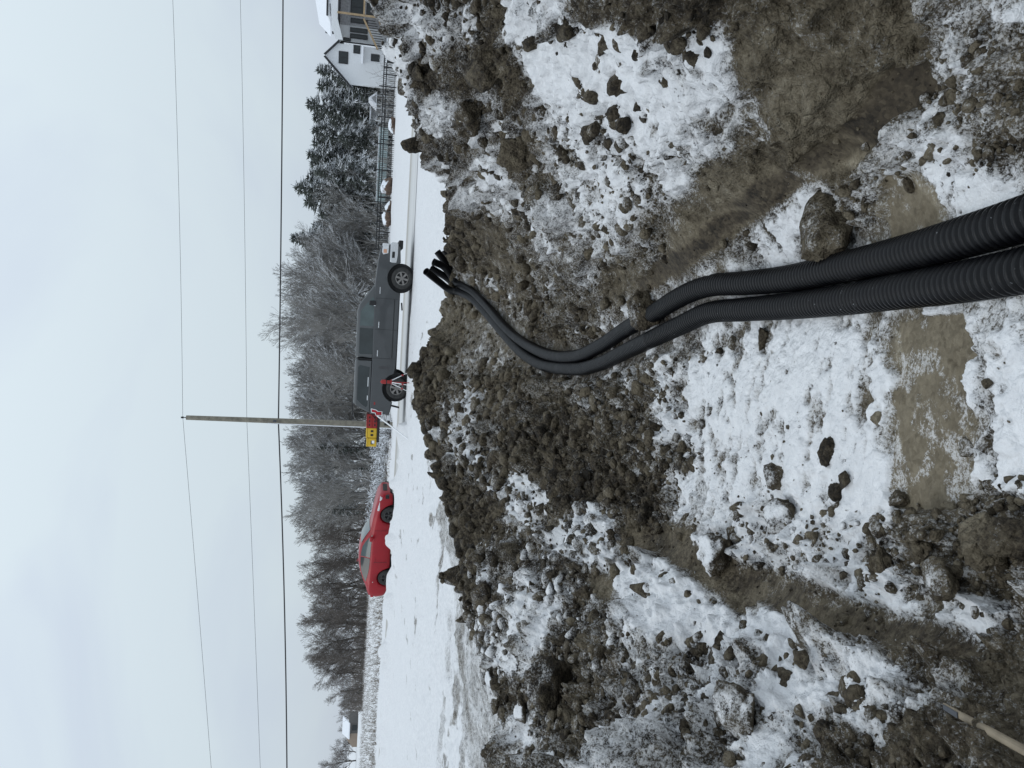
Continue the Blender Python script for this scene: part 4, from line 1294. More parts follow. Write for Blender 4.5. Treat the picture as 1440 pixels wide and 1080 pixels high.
ycab = lambda h: .955 + (.80 - .955) * (h - 1.33) / .55
ycan = lambda h: .955 + (.83 - .955) * (h - 1.345) / .555
side_pane([(1.96, 1.36), (1.90, 1.42), (2.42, 1.83), (2.95, 1.845), (2.95, 1.30), (2.3, 1.29)], ycab).build('window', M_GLASS2, truck)
side_pane([(3.03, 1.30), (3.03, 1.845), (3.93, 1.835), (3.97, 1.78), (3.95, 1.36), (3.88, 1.30)], ycab).build('window', M_GLASS, truck)
side_pane([(4.42, 1.42), (4.36, 1.78), (4.44, 1.84), (5.62, 1.84), (5.78, 1.66), (5.88, 1.50), (5.82, 1.45)], ycan).build('window', M_GLASS, truck)
for a, bb in ((4.78, 5.12), (5.45, 5.62)):
    side_pane([(a, 1.44), (a, 1.47), (bb, 1.47), (bb, 1.44)], ycan, .016, 0.0).build('window_rail', M_CHR, truck)
mb = MB()                                         # windscreen, on the sloping front of the cab
f0, f1 = Vector(gh(1.42, 1.33, 0)), Vector(gh(2.18, 1.88, 0))
nrm = Vector((f1.z - f0.z, 0, -(f1.x - f0.x))).normalized()
q = lambda t_, y: (f0.lerp(f1, t_) + Vector((0, y, 0)) + nrm * .008)
q2 = lambda t_, y: (f0.lerp(f1, t_) + Vector((0, y, 0)) - nrm * .012)
mb.rings([[q(.06, -.86), q(.06, .86), q(.93, .74), q(.93, -.74)], [q2(.06, -.86), q2(.06, .86), q2(.93, .74), q2(.93, -.74)]])
mb.build('windscreen', M_GLASS2, truck)
for s0, s1, h0 in ((1.93, 1.945, .5), (3.035, 3.05, .48), (4.07, 4.085, .48)):   # shut lines
    mb = MB(); mb.box((X((s0 + s1) / 2), -.981, .9), (.012, .008, .82)); mb.build('shut_line', M_BLK, truck)
mb = MB(); mb.box((X(3.0), -.984, .62), (2.1, .012, .03)); mb.build('sill_moulding', M_BLK, truck, bevel=.004)
for s in (2.88, 3.90):
    mb = MB(); mb.bar((X(s - .11), -1.005, 1.16), (X(s + .11), -1.005, 1.16), .03, .035)
    mb.build('door_handle', M_CHR, truck, bevel=.008)
mb = MB(); mb.box((X(1.66), -.99, 1.17), (.24, .015, .03)); mb.build('badge', M_CHR, truck, bevel=.004)
mb = MB()
mb.box((X(2.12), -1.10, 1.42), (.16, .20, .24), ry=.1)
mir = mb.build('mirror', M_BLK, truck, bevel=.03)
mb = MB(); mb.box((X(2.20), -1.17, 1.34), (.03, .10, .07)); mb.build('mirror_cap', M_CHR, mir, bevel=.01)
mb = MB(); mb.box((X(2.12), 1.10, 1.42), (.16, .20, .24), ry=-.1); mb.build('mirror', M_BLK, truck, bevel=.03)
# front: bumper, grille, lamps
mb = MB(); mb.prism([(X(-.02), .58), (X(-.06), .66), (X(-.06), .80), (X(-.02), .87), (X(.62), .87), (X(.66), .82), (X(.66), .62), (X(.40), .58)], -1.0, 1.0)
bump_ = mb.build('front_bumper', M_CHR, truck, bevel=.03)
mb = MB(); mb.box((X(.38), -1.003, .745), (.22, .014, .10)); mb.build('fog_lamp', M_BLK, bump_, bevel=.01)
mb = MB(); mb.box((X(.0), 0, .48), (.3, 1.7, .16)); mb.build('air_dam', M_BLK, truck, bevel=.03)
mb = MB(); mb.box((X(.02), 0, 1.02), (.08, 1.2, .26))
gr = mb.build('grille', M_CHR, truck, bevel=.02)
mb = MB()
for z in (.94, 1.0, 1.06): mb.box((X(-.022), 0, z), (.012, 1.1, .035))
mb.build('grille_slot', M_BLK, gr)
for sg in (-1, 1):
    mb = MB(); mb.prism([(X(.005), .92), (X(.005), 1.14), (X(.30), 1.17), (X(.40), 1.12), (X(.34), .93)], sg * .66, sg * .992)
    hl = mb.build('headlight', M_LAMP, truck, bevel=.02)
    mb = MB(); mb.box((X(.27), sg * .985, 1.05), (.14, .022, .13)); mb.build('indicator', M_AMBER, hl, bevel=.01)
for sg in (-1, 1):
    wheel(truck, X(1.19), sg * .86, .39, .27, M_RIM, 6)
    wheel(truck, X(5.14), sg * .86, .39, .27, M_RIM, 6)
for c_ in (X(1.19), X(5.14)):
    for sg in (-1, 1):
        mb = MB(); mb.tube((c_, sg * .60, .42), (c_, sg * .70, .42), .53, None, 24); mb.build('wheel_well', M_BLK, truck)
mb = MB(); mb.box((X(3.1), 0, .52), (4.6, 1.5, .2)); mb.build('chassis', M_BLK, truck)
mb = MB(); mb.bar((X(2.05), -.97, .36), (X(2.32), -.97, .33), .14, .05); mb.build('mud_flap', M_BLK, truck)
mb = MB(); mb.box((X(5.82), -.86, .42), (.03, .26, .34), ry=.2); mb.build('mud_flap', M_BLK, truck)
# rear: lamp with white edging, bumper, lowered tailgate, raised canopy hatch
mb = MB(); mb.prism([(X(5.93), 1.28), (X(6.03), 1.26), (X(6.05), 1.12), (X(6.135), 1.10), (X(6.135), .90), (X(6.02), .90), (X(6.02), 1.05), (X(5.97), 1.10)], -1.0, -.72)
mb.build('tail_light', M_TAIL, truck)
mb = MB()
pts = [(5.915, 1.30), (6.045, 1.275), (6.065, 1.135), (6.145, 1.115), (6.145, .885), (6.005, .885), (6.005, 1.045), (5.955, 1.10)]
for i in range(len(pts)):
    a, b_ = pts[i], pts[(i + 1) % len(pts)]
    mb.bar((X(a[0]), -1.0, a[1]), (X(b_[0]), -1.0, b_[1]), .014, .022)
mb.build('lamp_edging', M_WHITE, truck)
mb = MB(); mb.box((X(5.72), -.985, 1.18), (.10, .012, .05)); mb.build('red_badge', M_RED2, truck)
mb = MB(); mb.box((X(6.24), 0, .62), (.22, 1.8, .18)); mb.build('rear_bumper', M_CHR, truck, bevel=.03)
mb = MB(); mb.box((X(6.66), 0, .985), (1.06, 1.62, .09)); tg = mb.build('tailgate', M_BLK, truck, bevel=.015)
mb = MB(); mb.bar((X(6.1), -.75, 1.30), (X(6.45), -.78, 1.02), .02, .02); mb.build('support_cable', M_BLK, tg)
mb = MB(); mb.box((X(6.1), 0, 1.99), (.58, 1.5, .045)); mb.build('canopy_hatch', M_BLK, truck, bevel=.01)
mb = MB(); mb.bar((X(6.3), -.15, .62), (X(6.62), -.15, .58), .1, .1); mb.bar((X(6.62), -.15, .55), (X(6.62), -.15, .75), .08, .08); mb.build('tow_hitch', M_BLK, truck)
truck.scale = (.955, .955, .915)
TM = Matrix.Translation(truck.location) @ Matrix.Rotation(TA, 4, 'Z') @ Matrix.Diagonal((.955, .955, .915, 1))


def on_truck(s, y, h): return TM @ Vector((X(s), y, h))


def crate(s, y, h, sx, sy, sz, mat, label, cat, name, slots):
    t = thing(name, label, cat, on_truck(s, y, h), TA)
    mb = MB(); mb.box((0, 0, sz * .42), (sx, sy, sz * .84)); mb.build('case', mat, t, bevel=.02)
    mb = MB(); mb.box((0, 0, sz * .92), (sx * 1.02, sy * 1.02, sz * .14)); mb.build('lid', mat, t, bevel=.012)
    for k in range(slots):
        x = sx * ((k + .5) / slots - .5) * .8
        mb = MB(); mb.box((x, -sy / 2 - .006, sz * .45), (sx / slots * .42, .014, sz * .24)); mb.build('latch', M_BLK, t, bevel=.004)
    return t


for k, (h, lab) in enumerate(((1.032, 'red tool case under another red case on the lowered tailgate'), (1.235, 'red tool case on top of another red case on the lowered tailgate'))):
    crate(6.42, -.42, h, .50, .60, .19, M_RED2, lab, 'tool case', 'tool_case', 3)
c1 = crate(6.86, -.42, 1.032, .34, .60, .38, M_YEL, 'yellow power tool case standing next to the red cases on the tailgate', 'tool case', 'tool_case', 2)
c2 = crate(7.17 + .04, -.42, 1.032, .30, .60, .35, M_YEL, 'yellow power tool case at the outer end of the tailgate, with a white sticker', 'tool case', 'tool_case', 1)
mb = MB(); mb.box((.02, -.305, .12), (.10, .02, .09)); mb.build('sticker', M_WHITE, c2)
mb = MB(); mb.box((.0, 0, .37), (.16, .05, .03)); mb.build('carry_handle', M_BLK, c2)
mb = MB(); mb.box((.0, 0, .40), (.18, .05, .03)); mb.build('carry_handle', M_BLK, c1)

# ================================================================ laser level on a tripod, and a leaning white rod
lp = at_z(578, 538, -.02)
lp = at_d(577.5, 538.5, 24.6)
t = thing('tripod_level', 'red surveying level on a small red and white tripod in front of the rear wheel', 'level', lp)
mb = MB()
mb.tube((0, 0, .78), (0, 0, .92), .07, .065, 14); mb.tube((0, 0, .62), (0, 0, .76), .05, .055, 12); mb.tube((0, 0, .92), (0, 0, .95), .05, .03, 12)
hd = mb.build('level_head', M_RED2, t, bevel=.006)
mb = MB(); mb.tube((0, 0, .755), (0, 0, .785), .068, .068, 14); mb.build('collar', M_BLK, hd)
mb = MB(); mb.tube((0, 0, .60), (0, 0, .625), .085, .085, 14); mb.tube((0, 0, .04), (0, 0, .60), .013, .013, 8); mb.build('centre_column', M_RED2, t)
for a in (.35, 2.45, 4.5):
    f = (math.cos(a) * .42, math.sin(a) * .42, -.03)
    mid = (math.cos(a) * .25, math.sin(a) * .25, .26)
    mb = MB(); mb.tube((math.cos(a) * .06, math.sin(a) * .06, .60), mid, .014, .012, 8); mb.tube(mid, f, .010, .009, 8)
    lg = mb.build('leg', M_WHITE, t)
    mb = MB(); mb.tube((mid[0], mid[1], mid[2] - .03), (mid[0], mid[1], mid[2] + .04), .026, .026, 8); mb.build('leg_clamp', M_RED2, lg)
ra = on_truck(6.16, -1.04, 1.06)
rb = at_d(578.5, 622, 24.3)
t = thing('grade_rod', 'thin white measuring rod leaning from the snow up to the tail light', 'rod', tuple(rb))
mb = MB(); mb.bar((0, 0, -.03), tuple(Vector(ra) - Vector(rb)), .035, .035); mb.build('rod', M_WHITE, t)
mb = MB(); mb.box((0, 0, -.03), (.05, .05, .05)); mb.build('foot', M_BLK, t)

# ================================================================ red coupe
CA = math.radians(-13)
cc = at_z(553, 757, 0)
car = thing('parked_car', 'red two door coupe parked behind the snow berm left by the plough', 'car', (at_y(552, 757, 30.6)[0], 30.6, .014), CA)
LC = 4.25
Xc = lambda s: LC / 2 - s
# station: s, half-width sill, z sill, half-width shoulder, z shoulder, half-width roof, z roof
ST = [(.0, .52, .30, .58, .55, .40, .60), (.06, .68, .22, .72, .60, .5, .66), (.25, .80, .18, .84, .68, .6, .75), (.6, .84, .17, .88, .74, .68, .83), (1.05, .84, .17, .885, .80, .72, .90), (1.35, .84, .17, .885, .84, .74, .945),
      (1.5, .84, .17, .885, .855, .72, .99), (1.8, .84, .17, .885, .87, .66, 1.17), (2.12, .84, .17, .885, .88, .60, 1.31), (2.5, .84, .17, .885, .885, .57, 1.365), (2.9, .84, .17, .885, .90, .56, 1.36), (3.25, .84, .18, .885, .92, .565, 1.30),
      (3.6, .84, .19, .88, .94, .59, 1.17), (3.85, .83, .21, .86, .95, .62, 1.05), (4.05, .80, .26, .83, .93, .66, .985), (4.18, .76, .32, .79, .86, .66, .93), (4.25, .68, .38, .72, .74, .6, .80)]


def cring(s, ws, zs, wb, zb_, wr, zr):
    half = [(ws * .55, zs - .01), (ws * .96, zs + .02), (ws, zs + .12), (wb, zs + (zb_ - zs) * .55), (wb * .995, zb_ - .05), (wb * .96, zb_), (wr + (wb * .96 - wr) * .5, zb_ + (zr - zb_) * .5), (wr + .05, zr - (zr - zb_) * .10), (wr * .75, zr), (wr * .3, zr + .012)]
    pts = [(Xc(s), -y, z) for y, z in half] + [(Xc(s), y, z) for y, z in half[::-1]]
    return pts


def dense(rows, n):
    A = np.array(rows, float)
    s = np.concatenate([np.linspace(0, .3, 8), np.linspace(.3, 3.9, n), np.linspace(3.9, 4.25, 9)])
    s = np.unique(np.round(s, 4))
    return [tuple([q_] + [float(np.interp(q_, A[:, 0], A[:, k])) for k in range(1, 7)]) for q_ in s]


WX = (.80, 3.40)
RW = .305
rows = dense(ST, 44)
mb = MB()
rr_list = []
for r_ in rows:
    ring = cring(*r_)
    s = r_[0]
    lift = 0
    for wx in WX:                                 # raise the sill over each wheel: a round wheel opening
        d = abs(s - wx)
        if d < .355: lift = max(lift, RW + math.sqrt(.355 ** 2 - d ** 2))
    if lift:
        ring = [(x, y, max(z, lift)) if abs(y) > .50 and z < lift else (x, y, z) for x, y, z in ring]
    rr_list.append(ring)
mb.rings(rr_list)
body = mb.build('body', M_RED, car, smooth=True)


def cside(s, t_):                                 # point on the glasshouse side of the coupe
    A = np.array(ST)
    wb, zb_, wr, zr = [float(np.interp(s, A[:, 0], A[:, k])) for k in (3, 4, 5, 6)]
    p0 = np.array([Xc(s), -wb * .96, zb_]); pm = np.array([Xc(s), -(wr + (wb * .96 - wr) * .5), zb_ + (zr - zb_) * .5]); p1 = np.array([Xc(s), -(wr + .05), zr - (zr - zb_) * .10])
    return p0 + (pm - p0) * (t_ * 2) if t_ < .5 else pm + (p1 - pm) * (t_ * 2 - 1)


def cpane(name, s_list, lo, hi, mat, off=.008):
    V_, F_ = [], []
    n = len(s_list); m_ = 5
    for i, s in enumerate(s_list):
        for k in range(m_):
            t_ = lo[i] + (hi[i] - lo[i]) * k / (m_ - 1)
            p = cside(s, t_)
            V_.append(p + np.array([0, -off, off * .6]))
    F_ = [(i * m_ + k, (i + 1) * m_ + k, (i + 1) * m_ + k + 1, i * m_ + k + 1) for i in range(n - 1) for k in range(m_ - 1)]
    me = MB().add(V_, F_)
    return me.build(name, mat, car, smooth=True)


cpane('window', [1.62, 1.78, 1.95, 2.15, 2.38, 2.56], [.10] * 6, [.14, .55, .78, .90, .93, .93], M_GLASS2)
cpane('window', [2.60, 2.8, 3.0, 3.2, 3.42, 3.6], [.10, .1, .12, .16, .30, .52], [.93, .93, .92, .90, .82, .58], M_GLASS)
V_ = []
for t_ in np.linspace(.06, .95, 7):
    s = 1.44 + (2.10 - 1.44) * t_
    A = np.array(ST)
    wr, zr = float(np.interp(s, A[:, 0], A[:, 5])), float(np.interp(s, A[:, 0], A[:, 6]))
    for y in np.linspace(-1, 1, 9):
        V_.append((Xc(s) + .01, y * (wr * .92), zr + .022 - abs(y) ** 3 * .02))
MB().add(V_, [(i * 9 + k, i * 9 + k + 1, (i + 1) * 9 + k + 1, (i + 1) * 9 + k) for i in range(6) for k in range(8)]).build('windscreen', M_GLASS2, car, smooth=True)
mb = MB(); mb.prism([(Xc(-.012), .40), (Xc(-.02), .50), (Xc(.0), .58), (Xc(.05), .58), (Xc(.05), .38)], -.36, .36); mb.build('grille', M_BLK, car, bevel=.02)
mb = MB(); mb.box((Xc(.03), 0, .25), (.09, 1.0, .10)); mb.build('lower_intake', M_BLK, car, bevel=.02)
for sg in (-1, 1):
    mb = MB(); mb.rings([[(Xc(.12), sg * .60, .60), (Xc(.12), sg * .785, .585), (Xc(.12), sg * .78, .66), (Xc(.12), sg * .60, .675)],
                         [(Xc(.62), sg * .80, .70), (Xc(.62), sg * .892, .68), (Xc(.62), sg * .888, .735), (Xc(.62), sg * .80, .765)]])
    mb.build('headlight', M_LAMP, car, bevel=.01)
    mb = MB(); mb.box((Xc(.10), sg * .70, .40), (.12, .20, .14)); mb.build('fog_lamp', M_BLK, car, bevel=.02)
    mb = MB(); mb.box((Xc(1.72), sg * .97, .93), (.17, .18, .12)); mb.build('mirror', M_RED, car, bevel=.035)
    mb = MB(); mb.box((Xc(4.16), sg * .66, .80), (.16, .26, .12)); mb.build('tail_light', M_TAIL, car, bevel=.02)
    for wx in WX:
        wheel(car, Xc(wx), sg * .775, RW, .2, M_RIMD, 5)
        mb = MB(); mb.tube((Xc(wx), sg * .55, .31), (Xc(wx), sg * .66, .31), .35, None, 24); mb.build('wheel_well', M_BLK, car)
mb = MB(); mb.box((Xc(2.62), -.892, .76), (.17, .02, .03)); mb.build('door_handle', M_RED, car, bevel=.006)
for s in (1.42, 2.72):
    mb = MB(); mb.box((Xc(s), -.884, .55), (.01, .008, .5)); mb.build('shut_line', M_BLK, car)
mb = MB(); mb.box((Xc(3.55), -.885, .80), (.03, .015, .03)); mb.build('fuel_flap', M_CHR, car)
mb = MB(); mb.tube((Xc(3.0), 0, 1.37), (Xc(3.12), 0, 1.43), .03, .01, 8); mb.build('aerial', M_RED, car)

# ================================================================ utility pole and wires
M_POLE = simple('pole_wood', (.20, .185, .15), .85, var=.3, scale=6, bump=.3)
M_WIRE = simple('wire', (.02, .02, .022), .6)
M_SNOW = simple('clean_snow', (.80, .82, .85), .6, var=.03)
YP = 36.0
pb_ = at_y(556, 598.0, YP); pt_ = at_y(262, 587.2, YP)
pole = thing('utility_pole', 'tall bare wooden utility pole behind the rear of the pickup', 'utility pole', (pb_[0], YP, 0))
axis = Vector((pt_[0] - pb_[0], 0, pt_[2]))
mb = MB(); mb.tube((0, 0, -.3), tuple(axis), .150, .10, 16); mb.build('post', M_POLE, pole, smooth=False)
mb = MB()                                         # snow blown onto one side of the post
rg = []
for k in range(7):
    f = k / 6
    c = axis * f * .62
    r = .150 - .03 * f
    rg.append([c + Vector((math.cos(a) * (r + .022), math.sin(a) * (r + .018), 0)) for a in np.linspace(math.radians(150), math.radians(212), 6)] +
              [c + Vector((math.cos(a) * (r - .03), math.sin(a) * (r - .03), 0)) for a in np.linspace(math.radians(212), math.radians(150), 6)])
mb.rings(rg); mb.build('snow_streak', M_SNOW, pole)
mb = MB(); mb.tube(tuple(axis), tuple(axis + Vector((.0, 0, .16))), .02, .02, 8); mb.tube(tuple(axis + Vector((0, 0, .12))), tuple(axis + Vector((0, 0, .22))), .05, .035, 10); mb.build('insulator', M_BLK, pole)
mb = MB(); mb.box(tuple(axis * .585 + Vector((0, -.14, 0))), (.10, .1, .14)); mb.build('cable_clamp', M_METAL, pole)


def wire(pix, r, label, name='power_line', sag=None):
    P = [at_y(x, y, YP) for x, y in pix]
    u = np.array([p[0] for p in P]); v = np.array([p[2] for p in P])
    mb = MB()
    xs_ = np.linspace(u.min() - 30, u.max() + 30, 60)
    k0 = int(np.argmin(np.abs(u - pb_[0])))
    def zz(x):                                    # each span is its own shallow curve through the photographed points
        left = [(a, b_) for a, b_ in zip(u, v) if a <= u[k0] + 1e-6]
        right = [(a, b_) for a, b_ in zip(u, v) if a >= u[k0] - 1e-6]
        s_ = left if x < u[k0] else right
        A_ = np.array(sorted(s_))
        c = np.polyfit(A_[:, 0], A_[:, 1], min(2, len(A_) - 1))
        return float(np.polyval(c, x))
    xs_ = np.sort(np.append(xs_, u[k0]))
    pts = [Vector((x, YP, zz(x))) for x in xs_]
    for a, b_ in zip(pts[:-1], pts[1:]): mb.tube(a, b_, r, None, 6, cap=False)
    return tag(mb.build(name, M_WIRE), label, 'power line')


wire([(243, 0), (251, 250), (257, 586), (268, 720), (283, 900), (297, 1080)], .007, 'thin topmost wire running over the tip of the utility pole')
wire([(338, 0), (343, 250), (347, 589), (353, 740), (360, 920), (366, 1080)], .007, 'thin middle wire crossing the sky half way down the pole')
wire([(398, 0), (396, 250), (391.5, 594), (397, 740), (401, 900), (403.5, 1080)], .030, 'thick lowest black cable just above the treetops')

# ================================================================ woods
M_BARK = simple('frosted_bark', (.20, .195, .19), .9, var=.35, scale=3, snow=(.55, 5.0))
M_TWIG = simple('frosted_twigs', (.235, .225, .21), .9, var=.45, scale=1.5, snow=(.60, 3.0))
M_BARKB = simple('brown_bark', (.085, .075, .068), .9, var=.35, scale=3, snow=(.25, 5.0))
M_TWIGB = simple('brown_twigs', (.135, .118, .105), .9, var=.3, scale=1.5, snow=(.22, 3.0))
M_NEEDLE = simple('snowy_needles', (.085, .095, .082), .8, var=.45, scale=2, snow=(.70, 3.0))
M_NEEDLE2 = simple('dark_needles', (.045, .056, .045), .8, var=.4, scale=2, snow=(.30, 4.0))


def tubes(segs, n):
    A = np.array([s[0] for s in segs]); B = np.array([s[1] for s in segs])
    ra_ = np.array([s[2] for s in segs]); rb_ = np.array([s[3] for s in segs])
    d = B - A
    d /= np.linalg.norm(d, axis=1, keepdims=True) + 1e-9
    ref = np.where(np.abs(d[:, 2:3]) > .9, np.array([[1.0, 0, 0]]), np.array([[0, 0, 1.0]]))
    s_ = np.cross(d, ref); s_ /= np.linalg.norm(s_, axis=1, keepdims=True) + 1e-9
    u_ = np.cross(s_, d)
    ang = np.linspace(0, 2 * math.pi, n, endpoint=False)
    ring = s_[:, None, :] * np.cos(ang)[None, :, None] + u_[:, None, :] * np.sin(ang)[None, :, None]
    V = np.concatenate([A[:, None, :] + ring * ra_[:, None, None], B[:, None, :] + ring * rb_[:, None, None]], 1).reshape(-1, 3)
    m = len(A)
    k = np.arange(n)
    f = np.stack([k, (k + 1) % n, n + (k + 1) % n, n + k], 1)
    F = (f[None] + (np.arange(m) * 2 * n)[:, None, None]).reshape(-1, 4)
    return V, F


def bare_tree(seed, spread=.55, up=.35, first=.22, multi=1):
    """a leafless tree 1 unit tall"""
    r = random.Random(seed)
    trunk, crown = [], []

    def grow(p, d, length, rad, lev):
        n = 5 if lev < 2 else (4 if lev < 3 else 3)
        step = length / n
        for i in range(n):
            d = (d + Vector((r.gauss(0, .13), r.gauss(0, .13), r.gauss(0, .08) + up * .12))).normalized()
            q_ = p + d * step
            r2 = rad * (1 - (i + 1) / n * (.45 if lev == 0 else .62))
            r1 = rad * (1 - i / n * (.45 if lev == 0 else .62))
            (trunk if lev == 0 else crown).append((tuple(p), tuple(q_), max(r1, .0011), max(r2, .0009)))
            p = q_
            if lev < 4 and (lev < 3 or r.random() < .55):
                if lev == 0 and (i + 1) / n < first: continue
                for _ in range(2 if lev == 0 or (lev < 3 and r.random() < .55) else 1):
                    az = r.uniform(0, 2 * math.pi)
                    sp = r.uniform(spread * .6, spread * 1.35)
                    a = d.orthogonal().normalized()
                    a = Matrix.Rotation(az, 3, d) @ a
                    nd = (d * math.cos(sp) + a * math.sin(sp)).normalized()
                    ln = length * r.uniform(.42, .68) * (1 - .35 * i / n if lev else 1 - .25 * i / n)
                    grow(p, nd, ln, r2 * r.uniform(.50, .7), lev + 1)
        if lev < 4 and lev > 0:
            for _ in range(2):
                nd = (d + Vector((r.gauss(0, .3), r.gauss(0, .3), r.gauss(.1, .2)))).normalized()
                grow(p, nd, length * .45, rad * .35, lev + 1)

    for k in range(multi):
        lean = Vector((r.gauss(0, .12), r.gauss(0, .12), 1)).normalized()
        grow(Vector((r.gauss(0, .02) * (multi > 1), r.gauss(0, .02) * (multi > 1), -.02)), lean, .68, .015 if multi > 1 else .018, 0)
    top = max(s[1][2] for s in crown)
    sc = 1 / top
    fix = lambda L: [(tuple(np.array(a) * sc), tuple(np.array(b) * sc), c * sc, e * sc) for a, b, c, e in L]
    return fix(trunk), fix(crown)


def tree_thing(name, segs_t, segs_c, mt, mc, label, cat, group, nc=3):
    t = thing(name, label, cat, (0, 0, 0), 0, group)
    V, F = tubes(segs_t, 6); mesh_np('trunk', V, F, mt, t, smooth=True)
    V, F = tubes(segs_c, nc); mesh_np('crown', V, F, mc, t, smooth=False)
    return t


def conifer(seed, width=.2, droop=.25, gappy=.15, clump=1.0):
    r = random.Random(seed)
    trunk = [((0, 0, -.02), (r.gauss(0, .01), 0, .5), .014, .008), ((r.gauss(0, .004), 0, .5), (0, 0, .985), .008, .0015)]
    wood, leaf = [], []
    z = .06
    while z < .985:
        f = (z - .06) / .93
        blen = width * (1 - f) ** .8 * (1.0 if f > .12 else .7 + 2.4 * f) + .012
        nb_ = r.choice((4, 5, 6))
        a0 = r.uniform(0, 6.28)
        for k in range(nb_):
            if r.random() < gappy: continue
            az = a0 + 2 * math.pi * k / nb_ + r.gauss(0, .25)
            ln = blen * r.uniform(.65, 1.2)
            p = np.array([0, 0, z + r.gauss(0, .008)])
            d = np.array([math.cos(az), math.sin(az), .25 * f + r.gauss(.05, .12)])
            m_ = max(3, int(ln / .022))
            for i in range(m_):
                d = d + np.array([r.gauss(0, .08), r.gauss(0, .08), -droop * .22])
                d /= np.linalg.norm(d)
                q_ = p + d * ln / m_
                wood.append((tuple(p), tuple(q_), .0022 * (1 - i / m_) + .0006, .0022 * (1 - (i + 1) / m_) + .0005))
                if i >= 1 or m_ < 4:
                    for _ in range(6):
                        s_ = np.array([r.gauss(0, .5), r.gauss(0, .5), r.gauss(.12, .25)]) + d * r.uniform(.2, 1)
                        s_ /= np.linalg.norm(s_)
                        tl = r.uniform(.012, .030) * clump
                        b_ = p + (q_ - p) * r.random()
                        leaf.append((tuple(b_), tuple(b_ + s_ * tl), .0030 * clump, .0008 * clump))
                p = q_
        z += r.uniform(.022, .040)
    leaf.append(((0, 0, .95), (0, 0, 1.0), .004, .001))
    return trunk, wood, leaf


def conifer_thing(name, spec, mn, label, group):
    tr, wd, lf = spec
    t = thing(name, label, 'conifer', (0, 0, 0), 0, group)
    V, F = tubes(tr + wd, 4); mesh_np('trunk', V, F, M_BARKB, t, smooth=True)
    V, F = tubes(lf, 3); mesh_np('crown', V, F, mn, t, smooth=False)
    return t


used_proto = set()


LABEL0 = {}


def plant(proto, px, topx, Y, label=None, group=None, wide=1.0, rz=None, cat=None):
    """stand a copy so that its top reaches photo column topx on photo row px"""
    base = at_y(500, px, Y)
    h = at_y(topx, px, Y)[2]
    if proto.name not in LABEL0: LABEL0[proto.name] = (proto['label'], proto['group'])
    o = proto if proto.name not in used_proto else copy_tree(proto)
    o['label'], o['group'] = LABEL0[proto.name]
    used_proto.add(proto.name); used_proto.add(o.name)
    # the picture is rolled, so follow the row down to the ground
    d = ray(topx, px) * (Y / ray(topx, px)[1])
    o.location = (d[0] - h * math.sin(ROLL) * .0, Y, 0)
    o.rotation_euler = (0, 0, R.uniform(0, 6.28) if rz is None else rz)
    o.scale = (h * wide, h * wide, h)
    if not label and proto['category'] == 'tree':
        for lim, where in ((275, 'behind the black fence'), (345, 'between the tallest pine and the pickup bonnet'), (460, 'behind the pickup cab'), (585, 'behind the pickup canopy'), (680, 'just left of the utility pole'),
                           (760, 'behind the front of the red car'), (850, 'behind the rear of the red car'), (2000, 'beyond the open snowy field')):
            if px < lim: break
        kind_ = 'brown round crowned' if proto.name in BROWN_NAMES else 'grey frosted'
        far_ = 'in the front row' if Y < (72 if px < 712 else 91) else 'in the back row'
        label = f'{kind_} leafless tree {far_} {where}'
        group = f'{kind_} trees {far_} {where}'
    if label: o['label'] = label
    if group: o['group'] = group
    if cat: o['category'] = cat
    return o


GB = 'bare frosted trees in the woods beyond the road'
GO = 'bare brown trees at the open end of the woods'
GC = 'snowy conifers near the house'
frosted = [tree_thing('bare_tree', *bare_tree(500 + k, .50 + .05 * (k % 3), .5, .2), M_BARK, M_TWIG, 'leafless grey tree, frost on its twigs, in the woods beyond the road', 'tree', GB) for k in range(4)]
brown = [tree_thing('bare_tree', *bare_tree(520 + k, .62, .42, .12, 1), M_BARKB, M_TWIGB, 'leafless brown tree with a round crown beyond the snowy field', 'tree', GO) for k in range(3)]
BROWN_NAMES = {o.name for o in brown}
pines = [conifer_thing('conifer', conifer(540 + k, .36, .35, .12, 2.3), M_NEEDLE, 'snow dusted conifer in the woods beside the white house', GC) for k in range(2)]
pines2 = [conifer_thing('conifer', conifer(550 + k, .16, .45, .3, 1.2), M_NEEDLE2, 'slim dark conifer standing among the bare trees', 'slim conifers among the bare trees') for k in range(1)]

SKY_Y = [-60, 0, 60, 85, 120, 150, 200, 235, 265, 300, 330, 350, 380, 405, 425, 450, 480, 520, 560, 600, 640, 665, 690, 720, 750, 780, 830, 870, 900, 940, 970, 1000, 1020, 1060, 1140]
SKY_X = [470, 475, 470, 458, 442, 436, 438, 428, 420, 436, 408, 412, 398, 388, 374, 388, 400, 398, 396, 398, 388, 398, 396, 408, 420, 414, 416, 418, 414, 428, 450, 474, 488, 480, 470]
sky_x = lambda y: float(np.interp(y, SKY_Y, SKY_X))
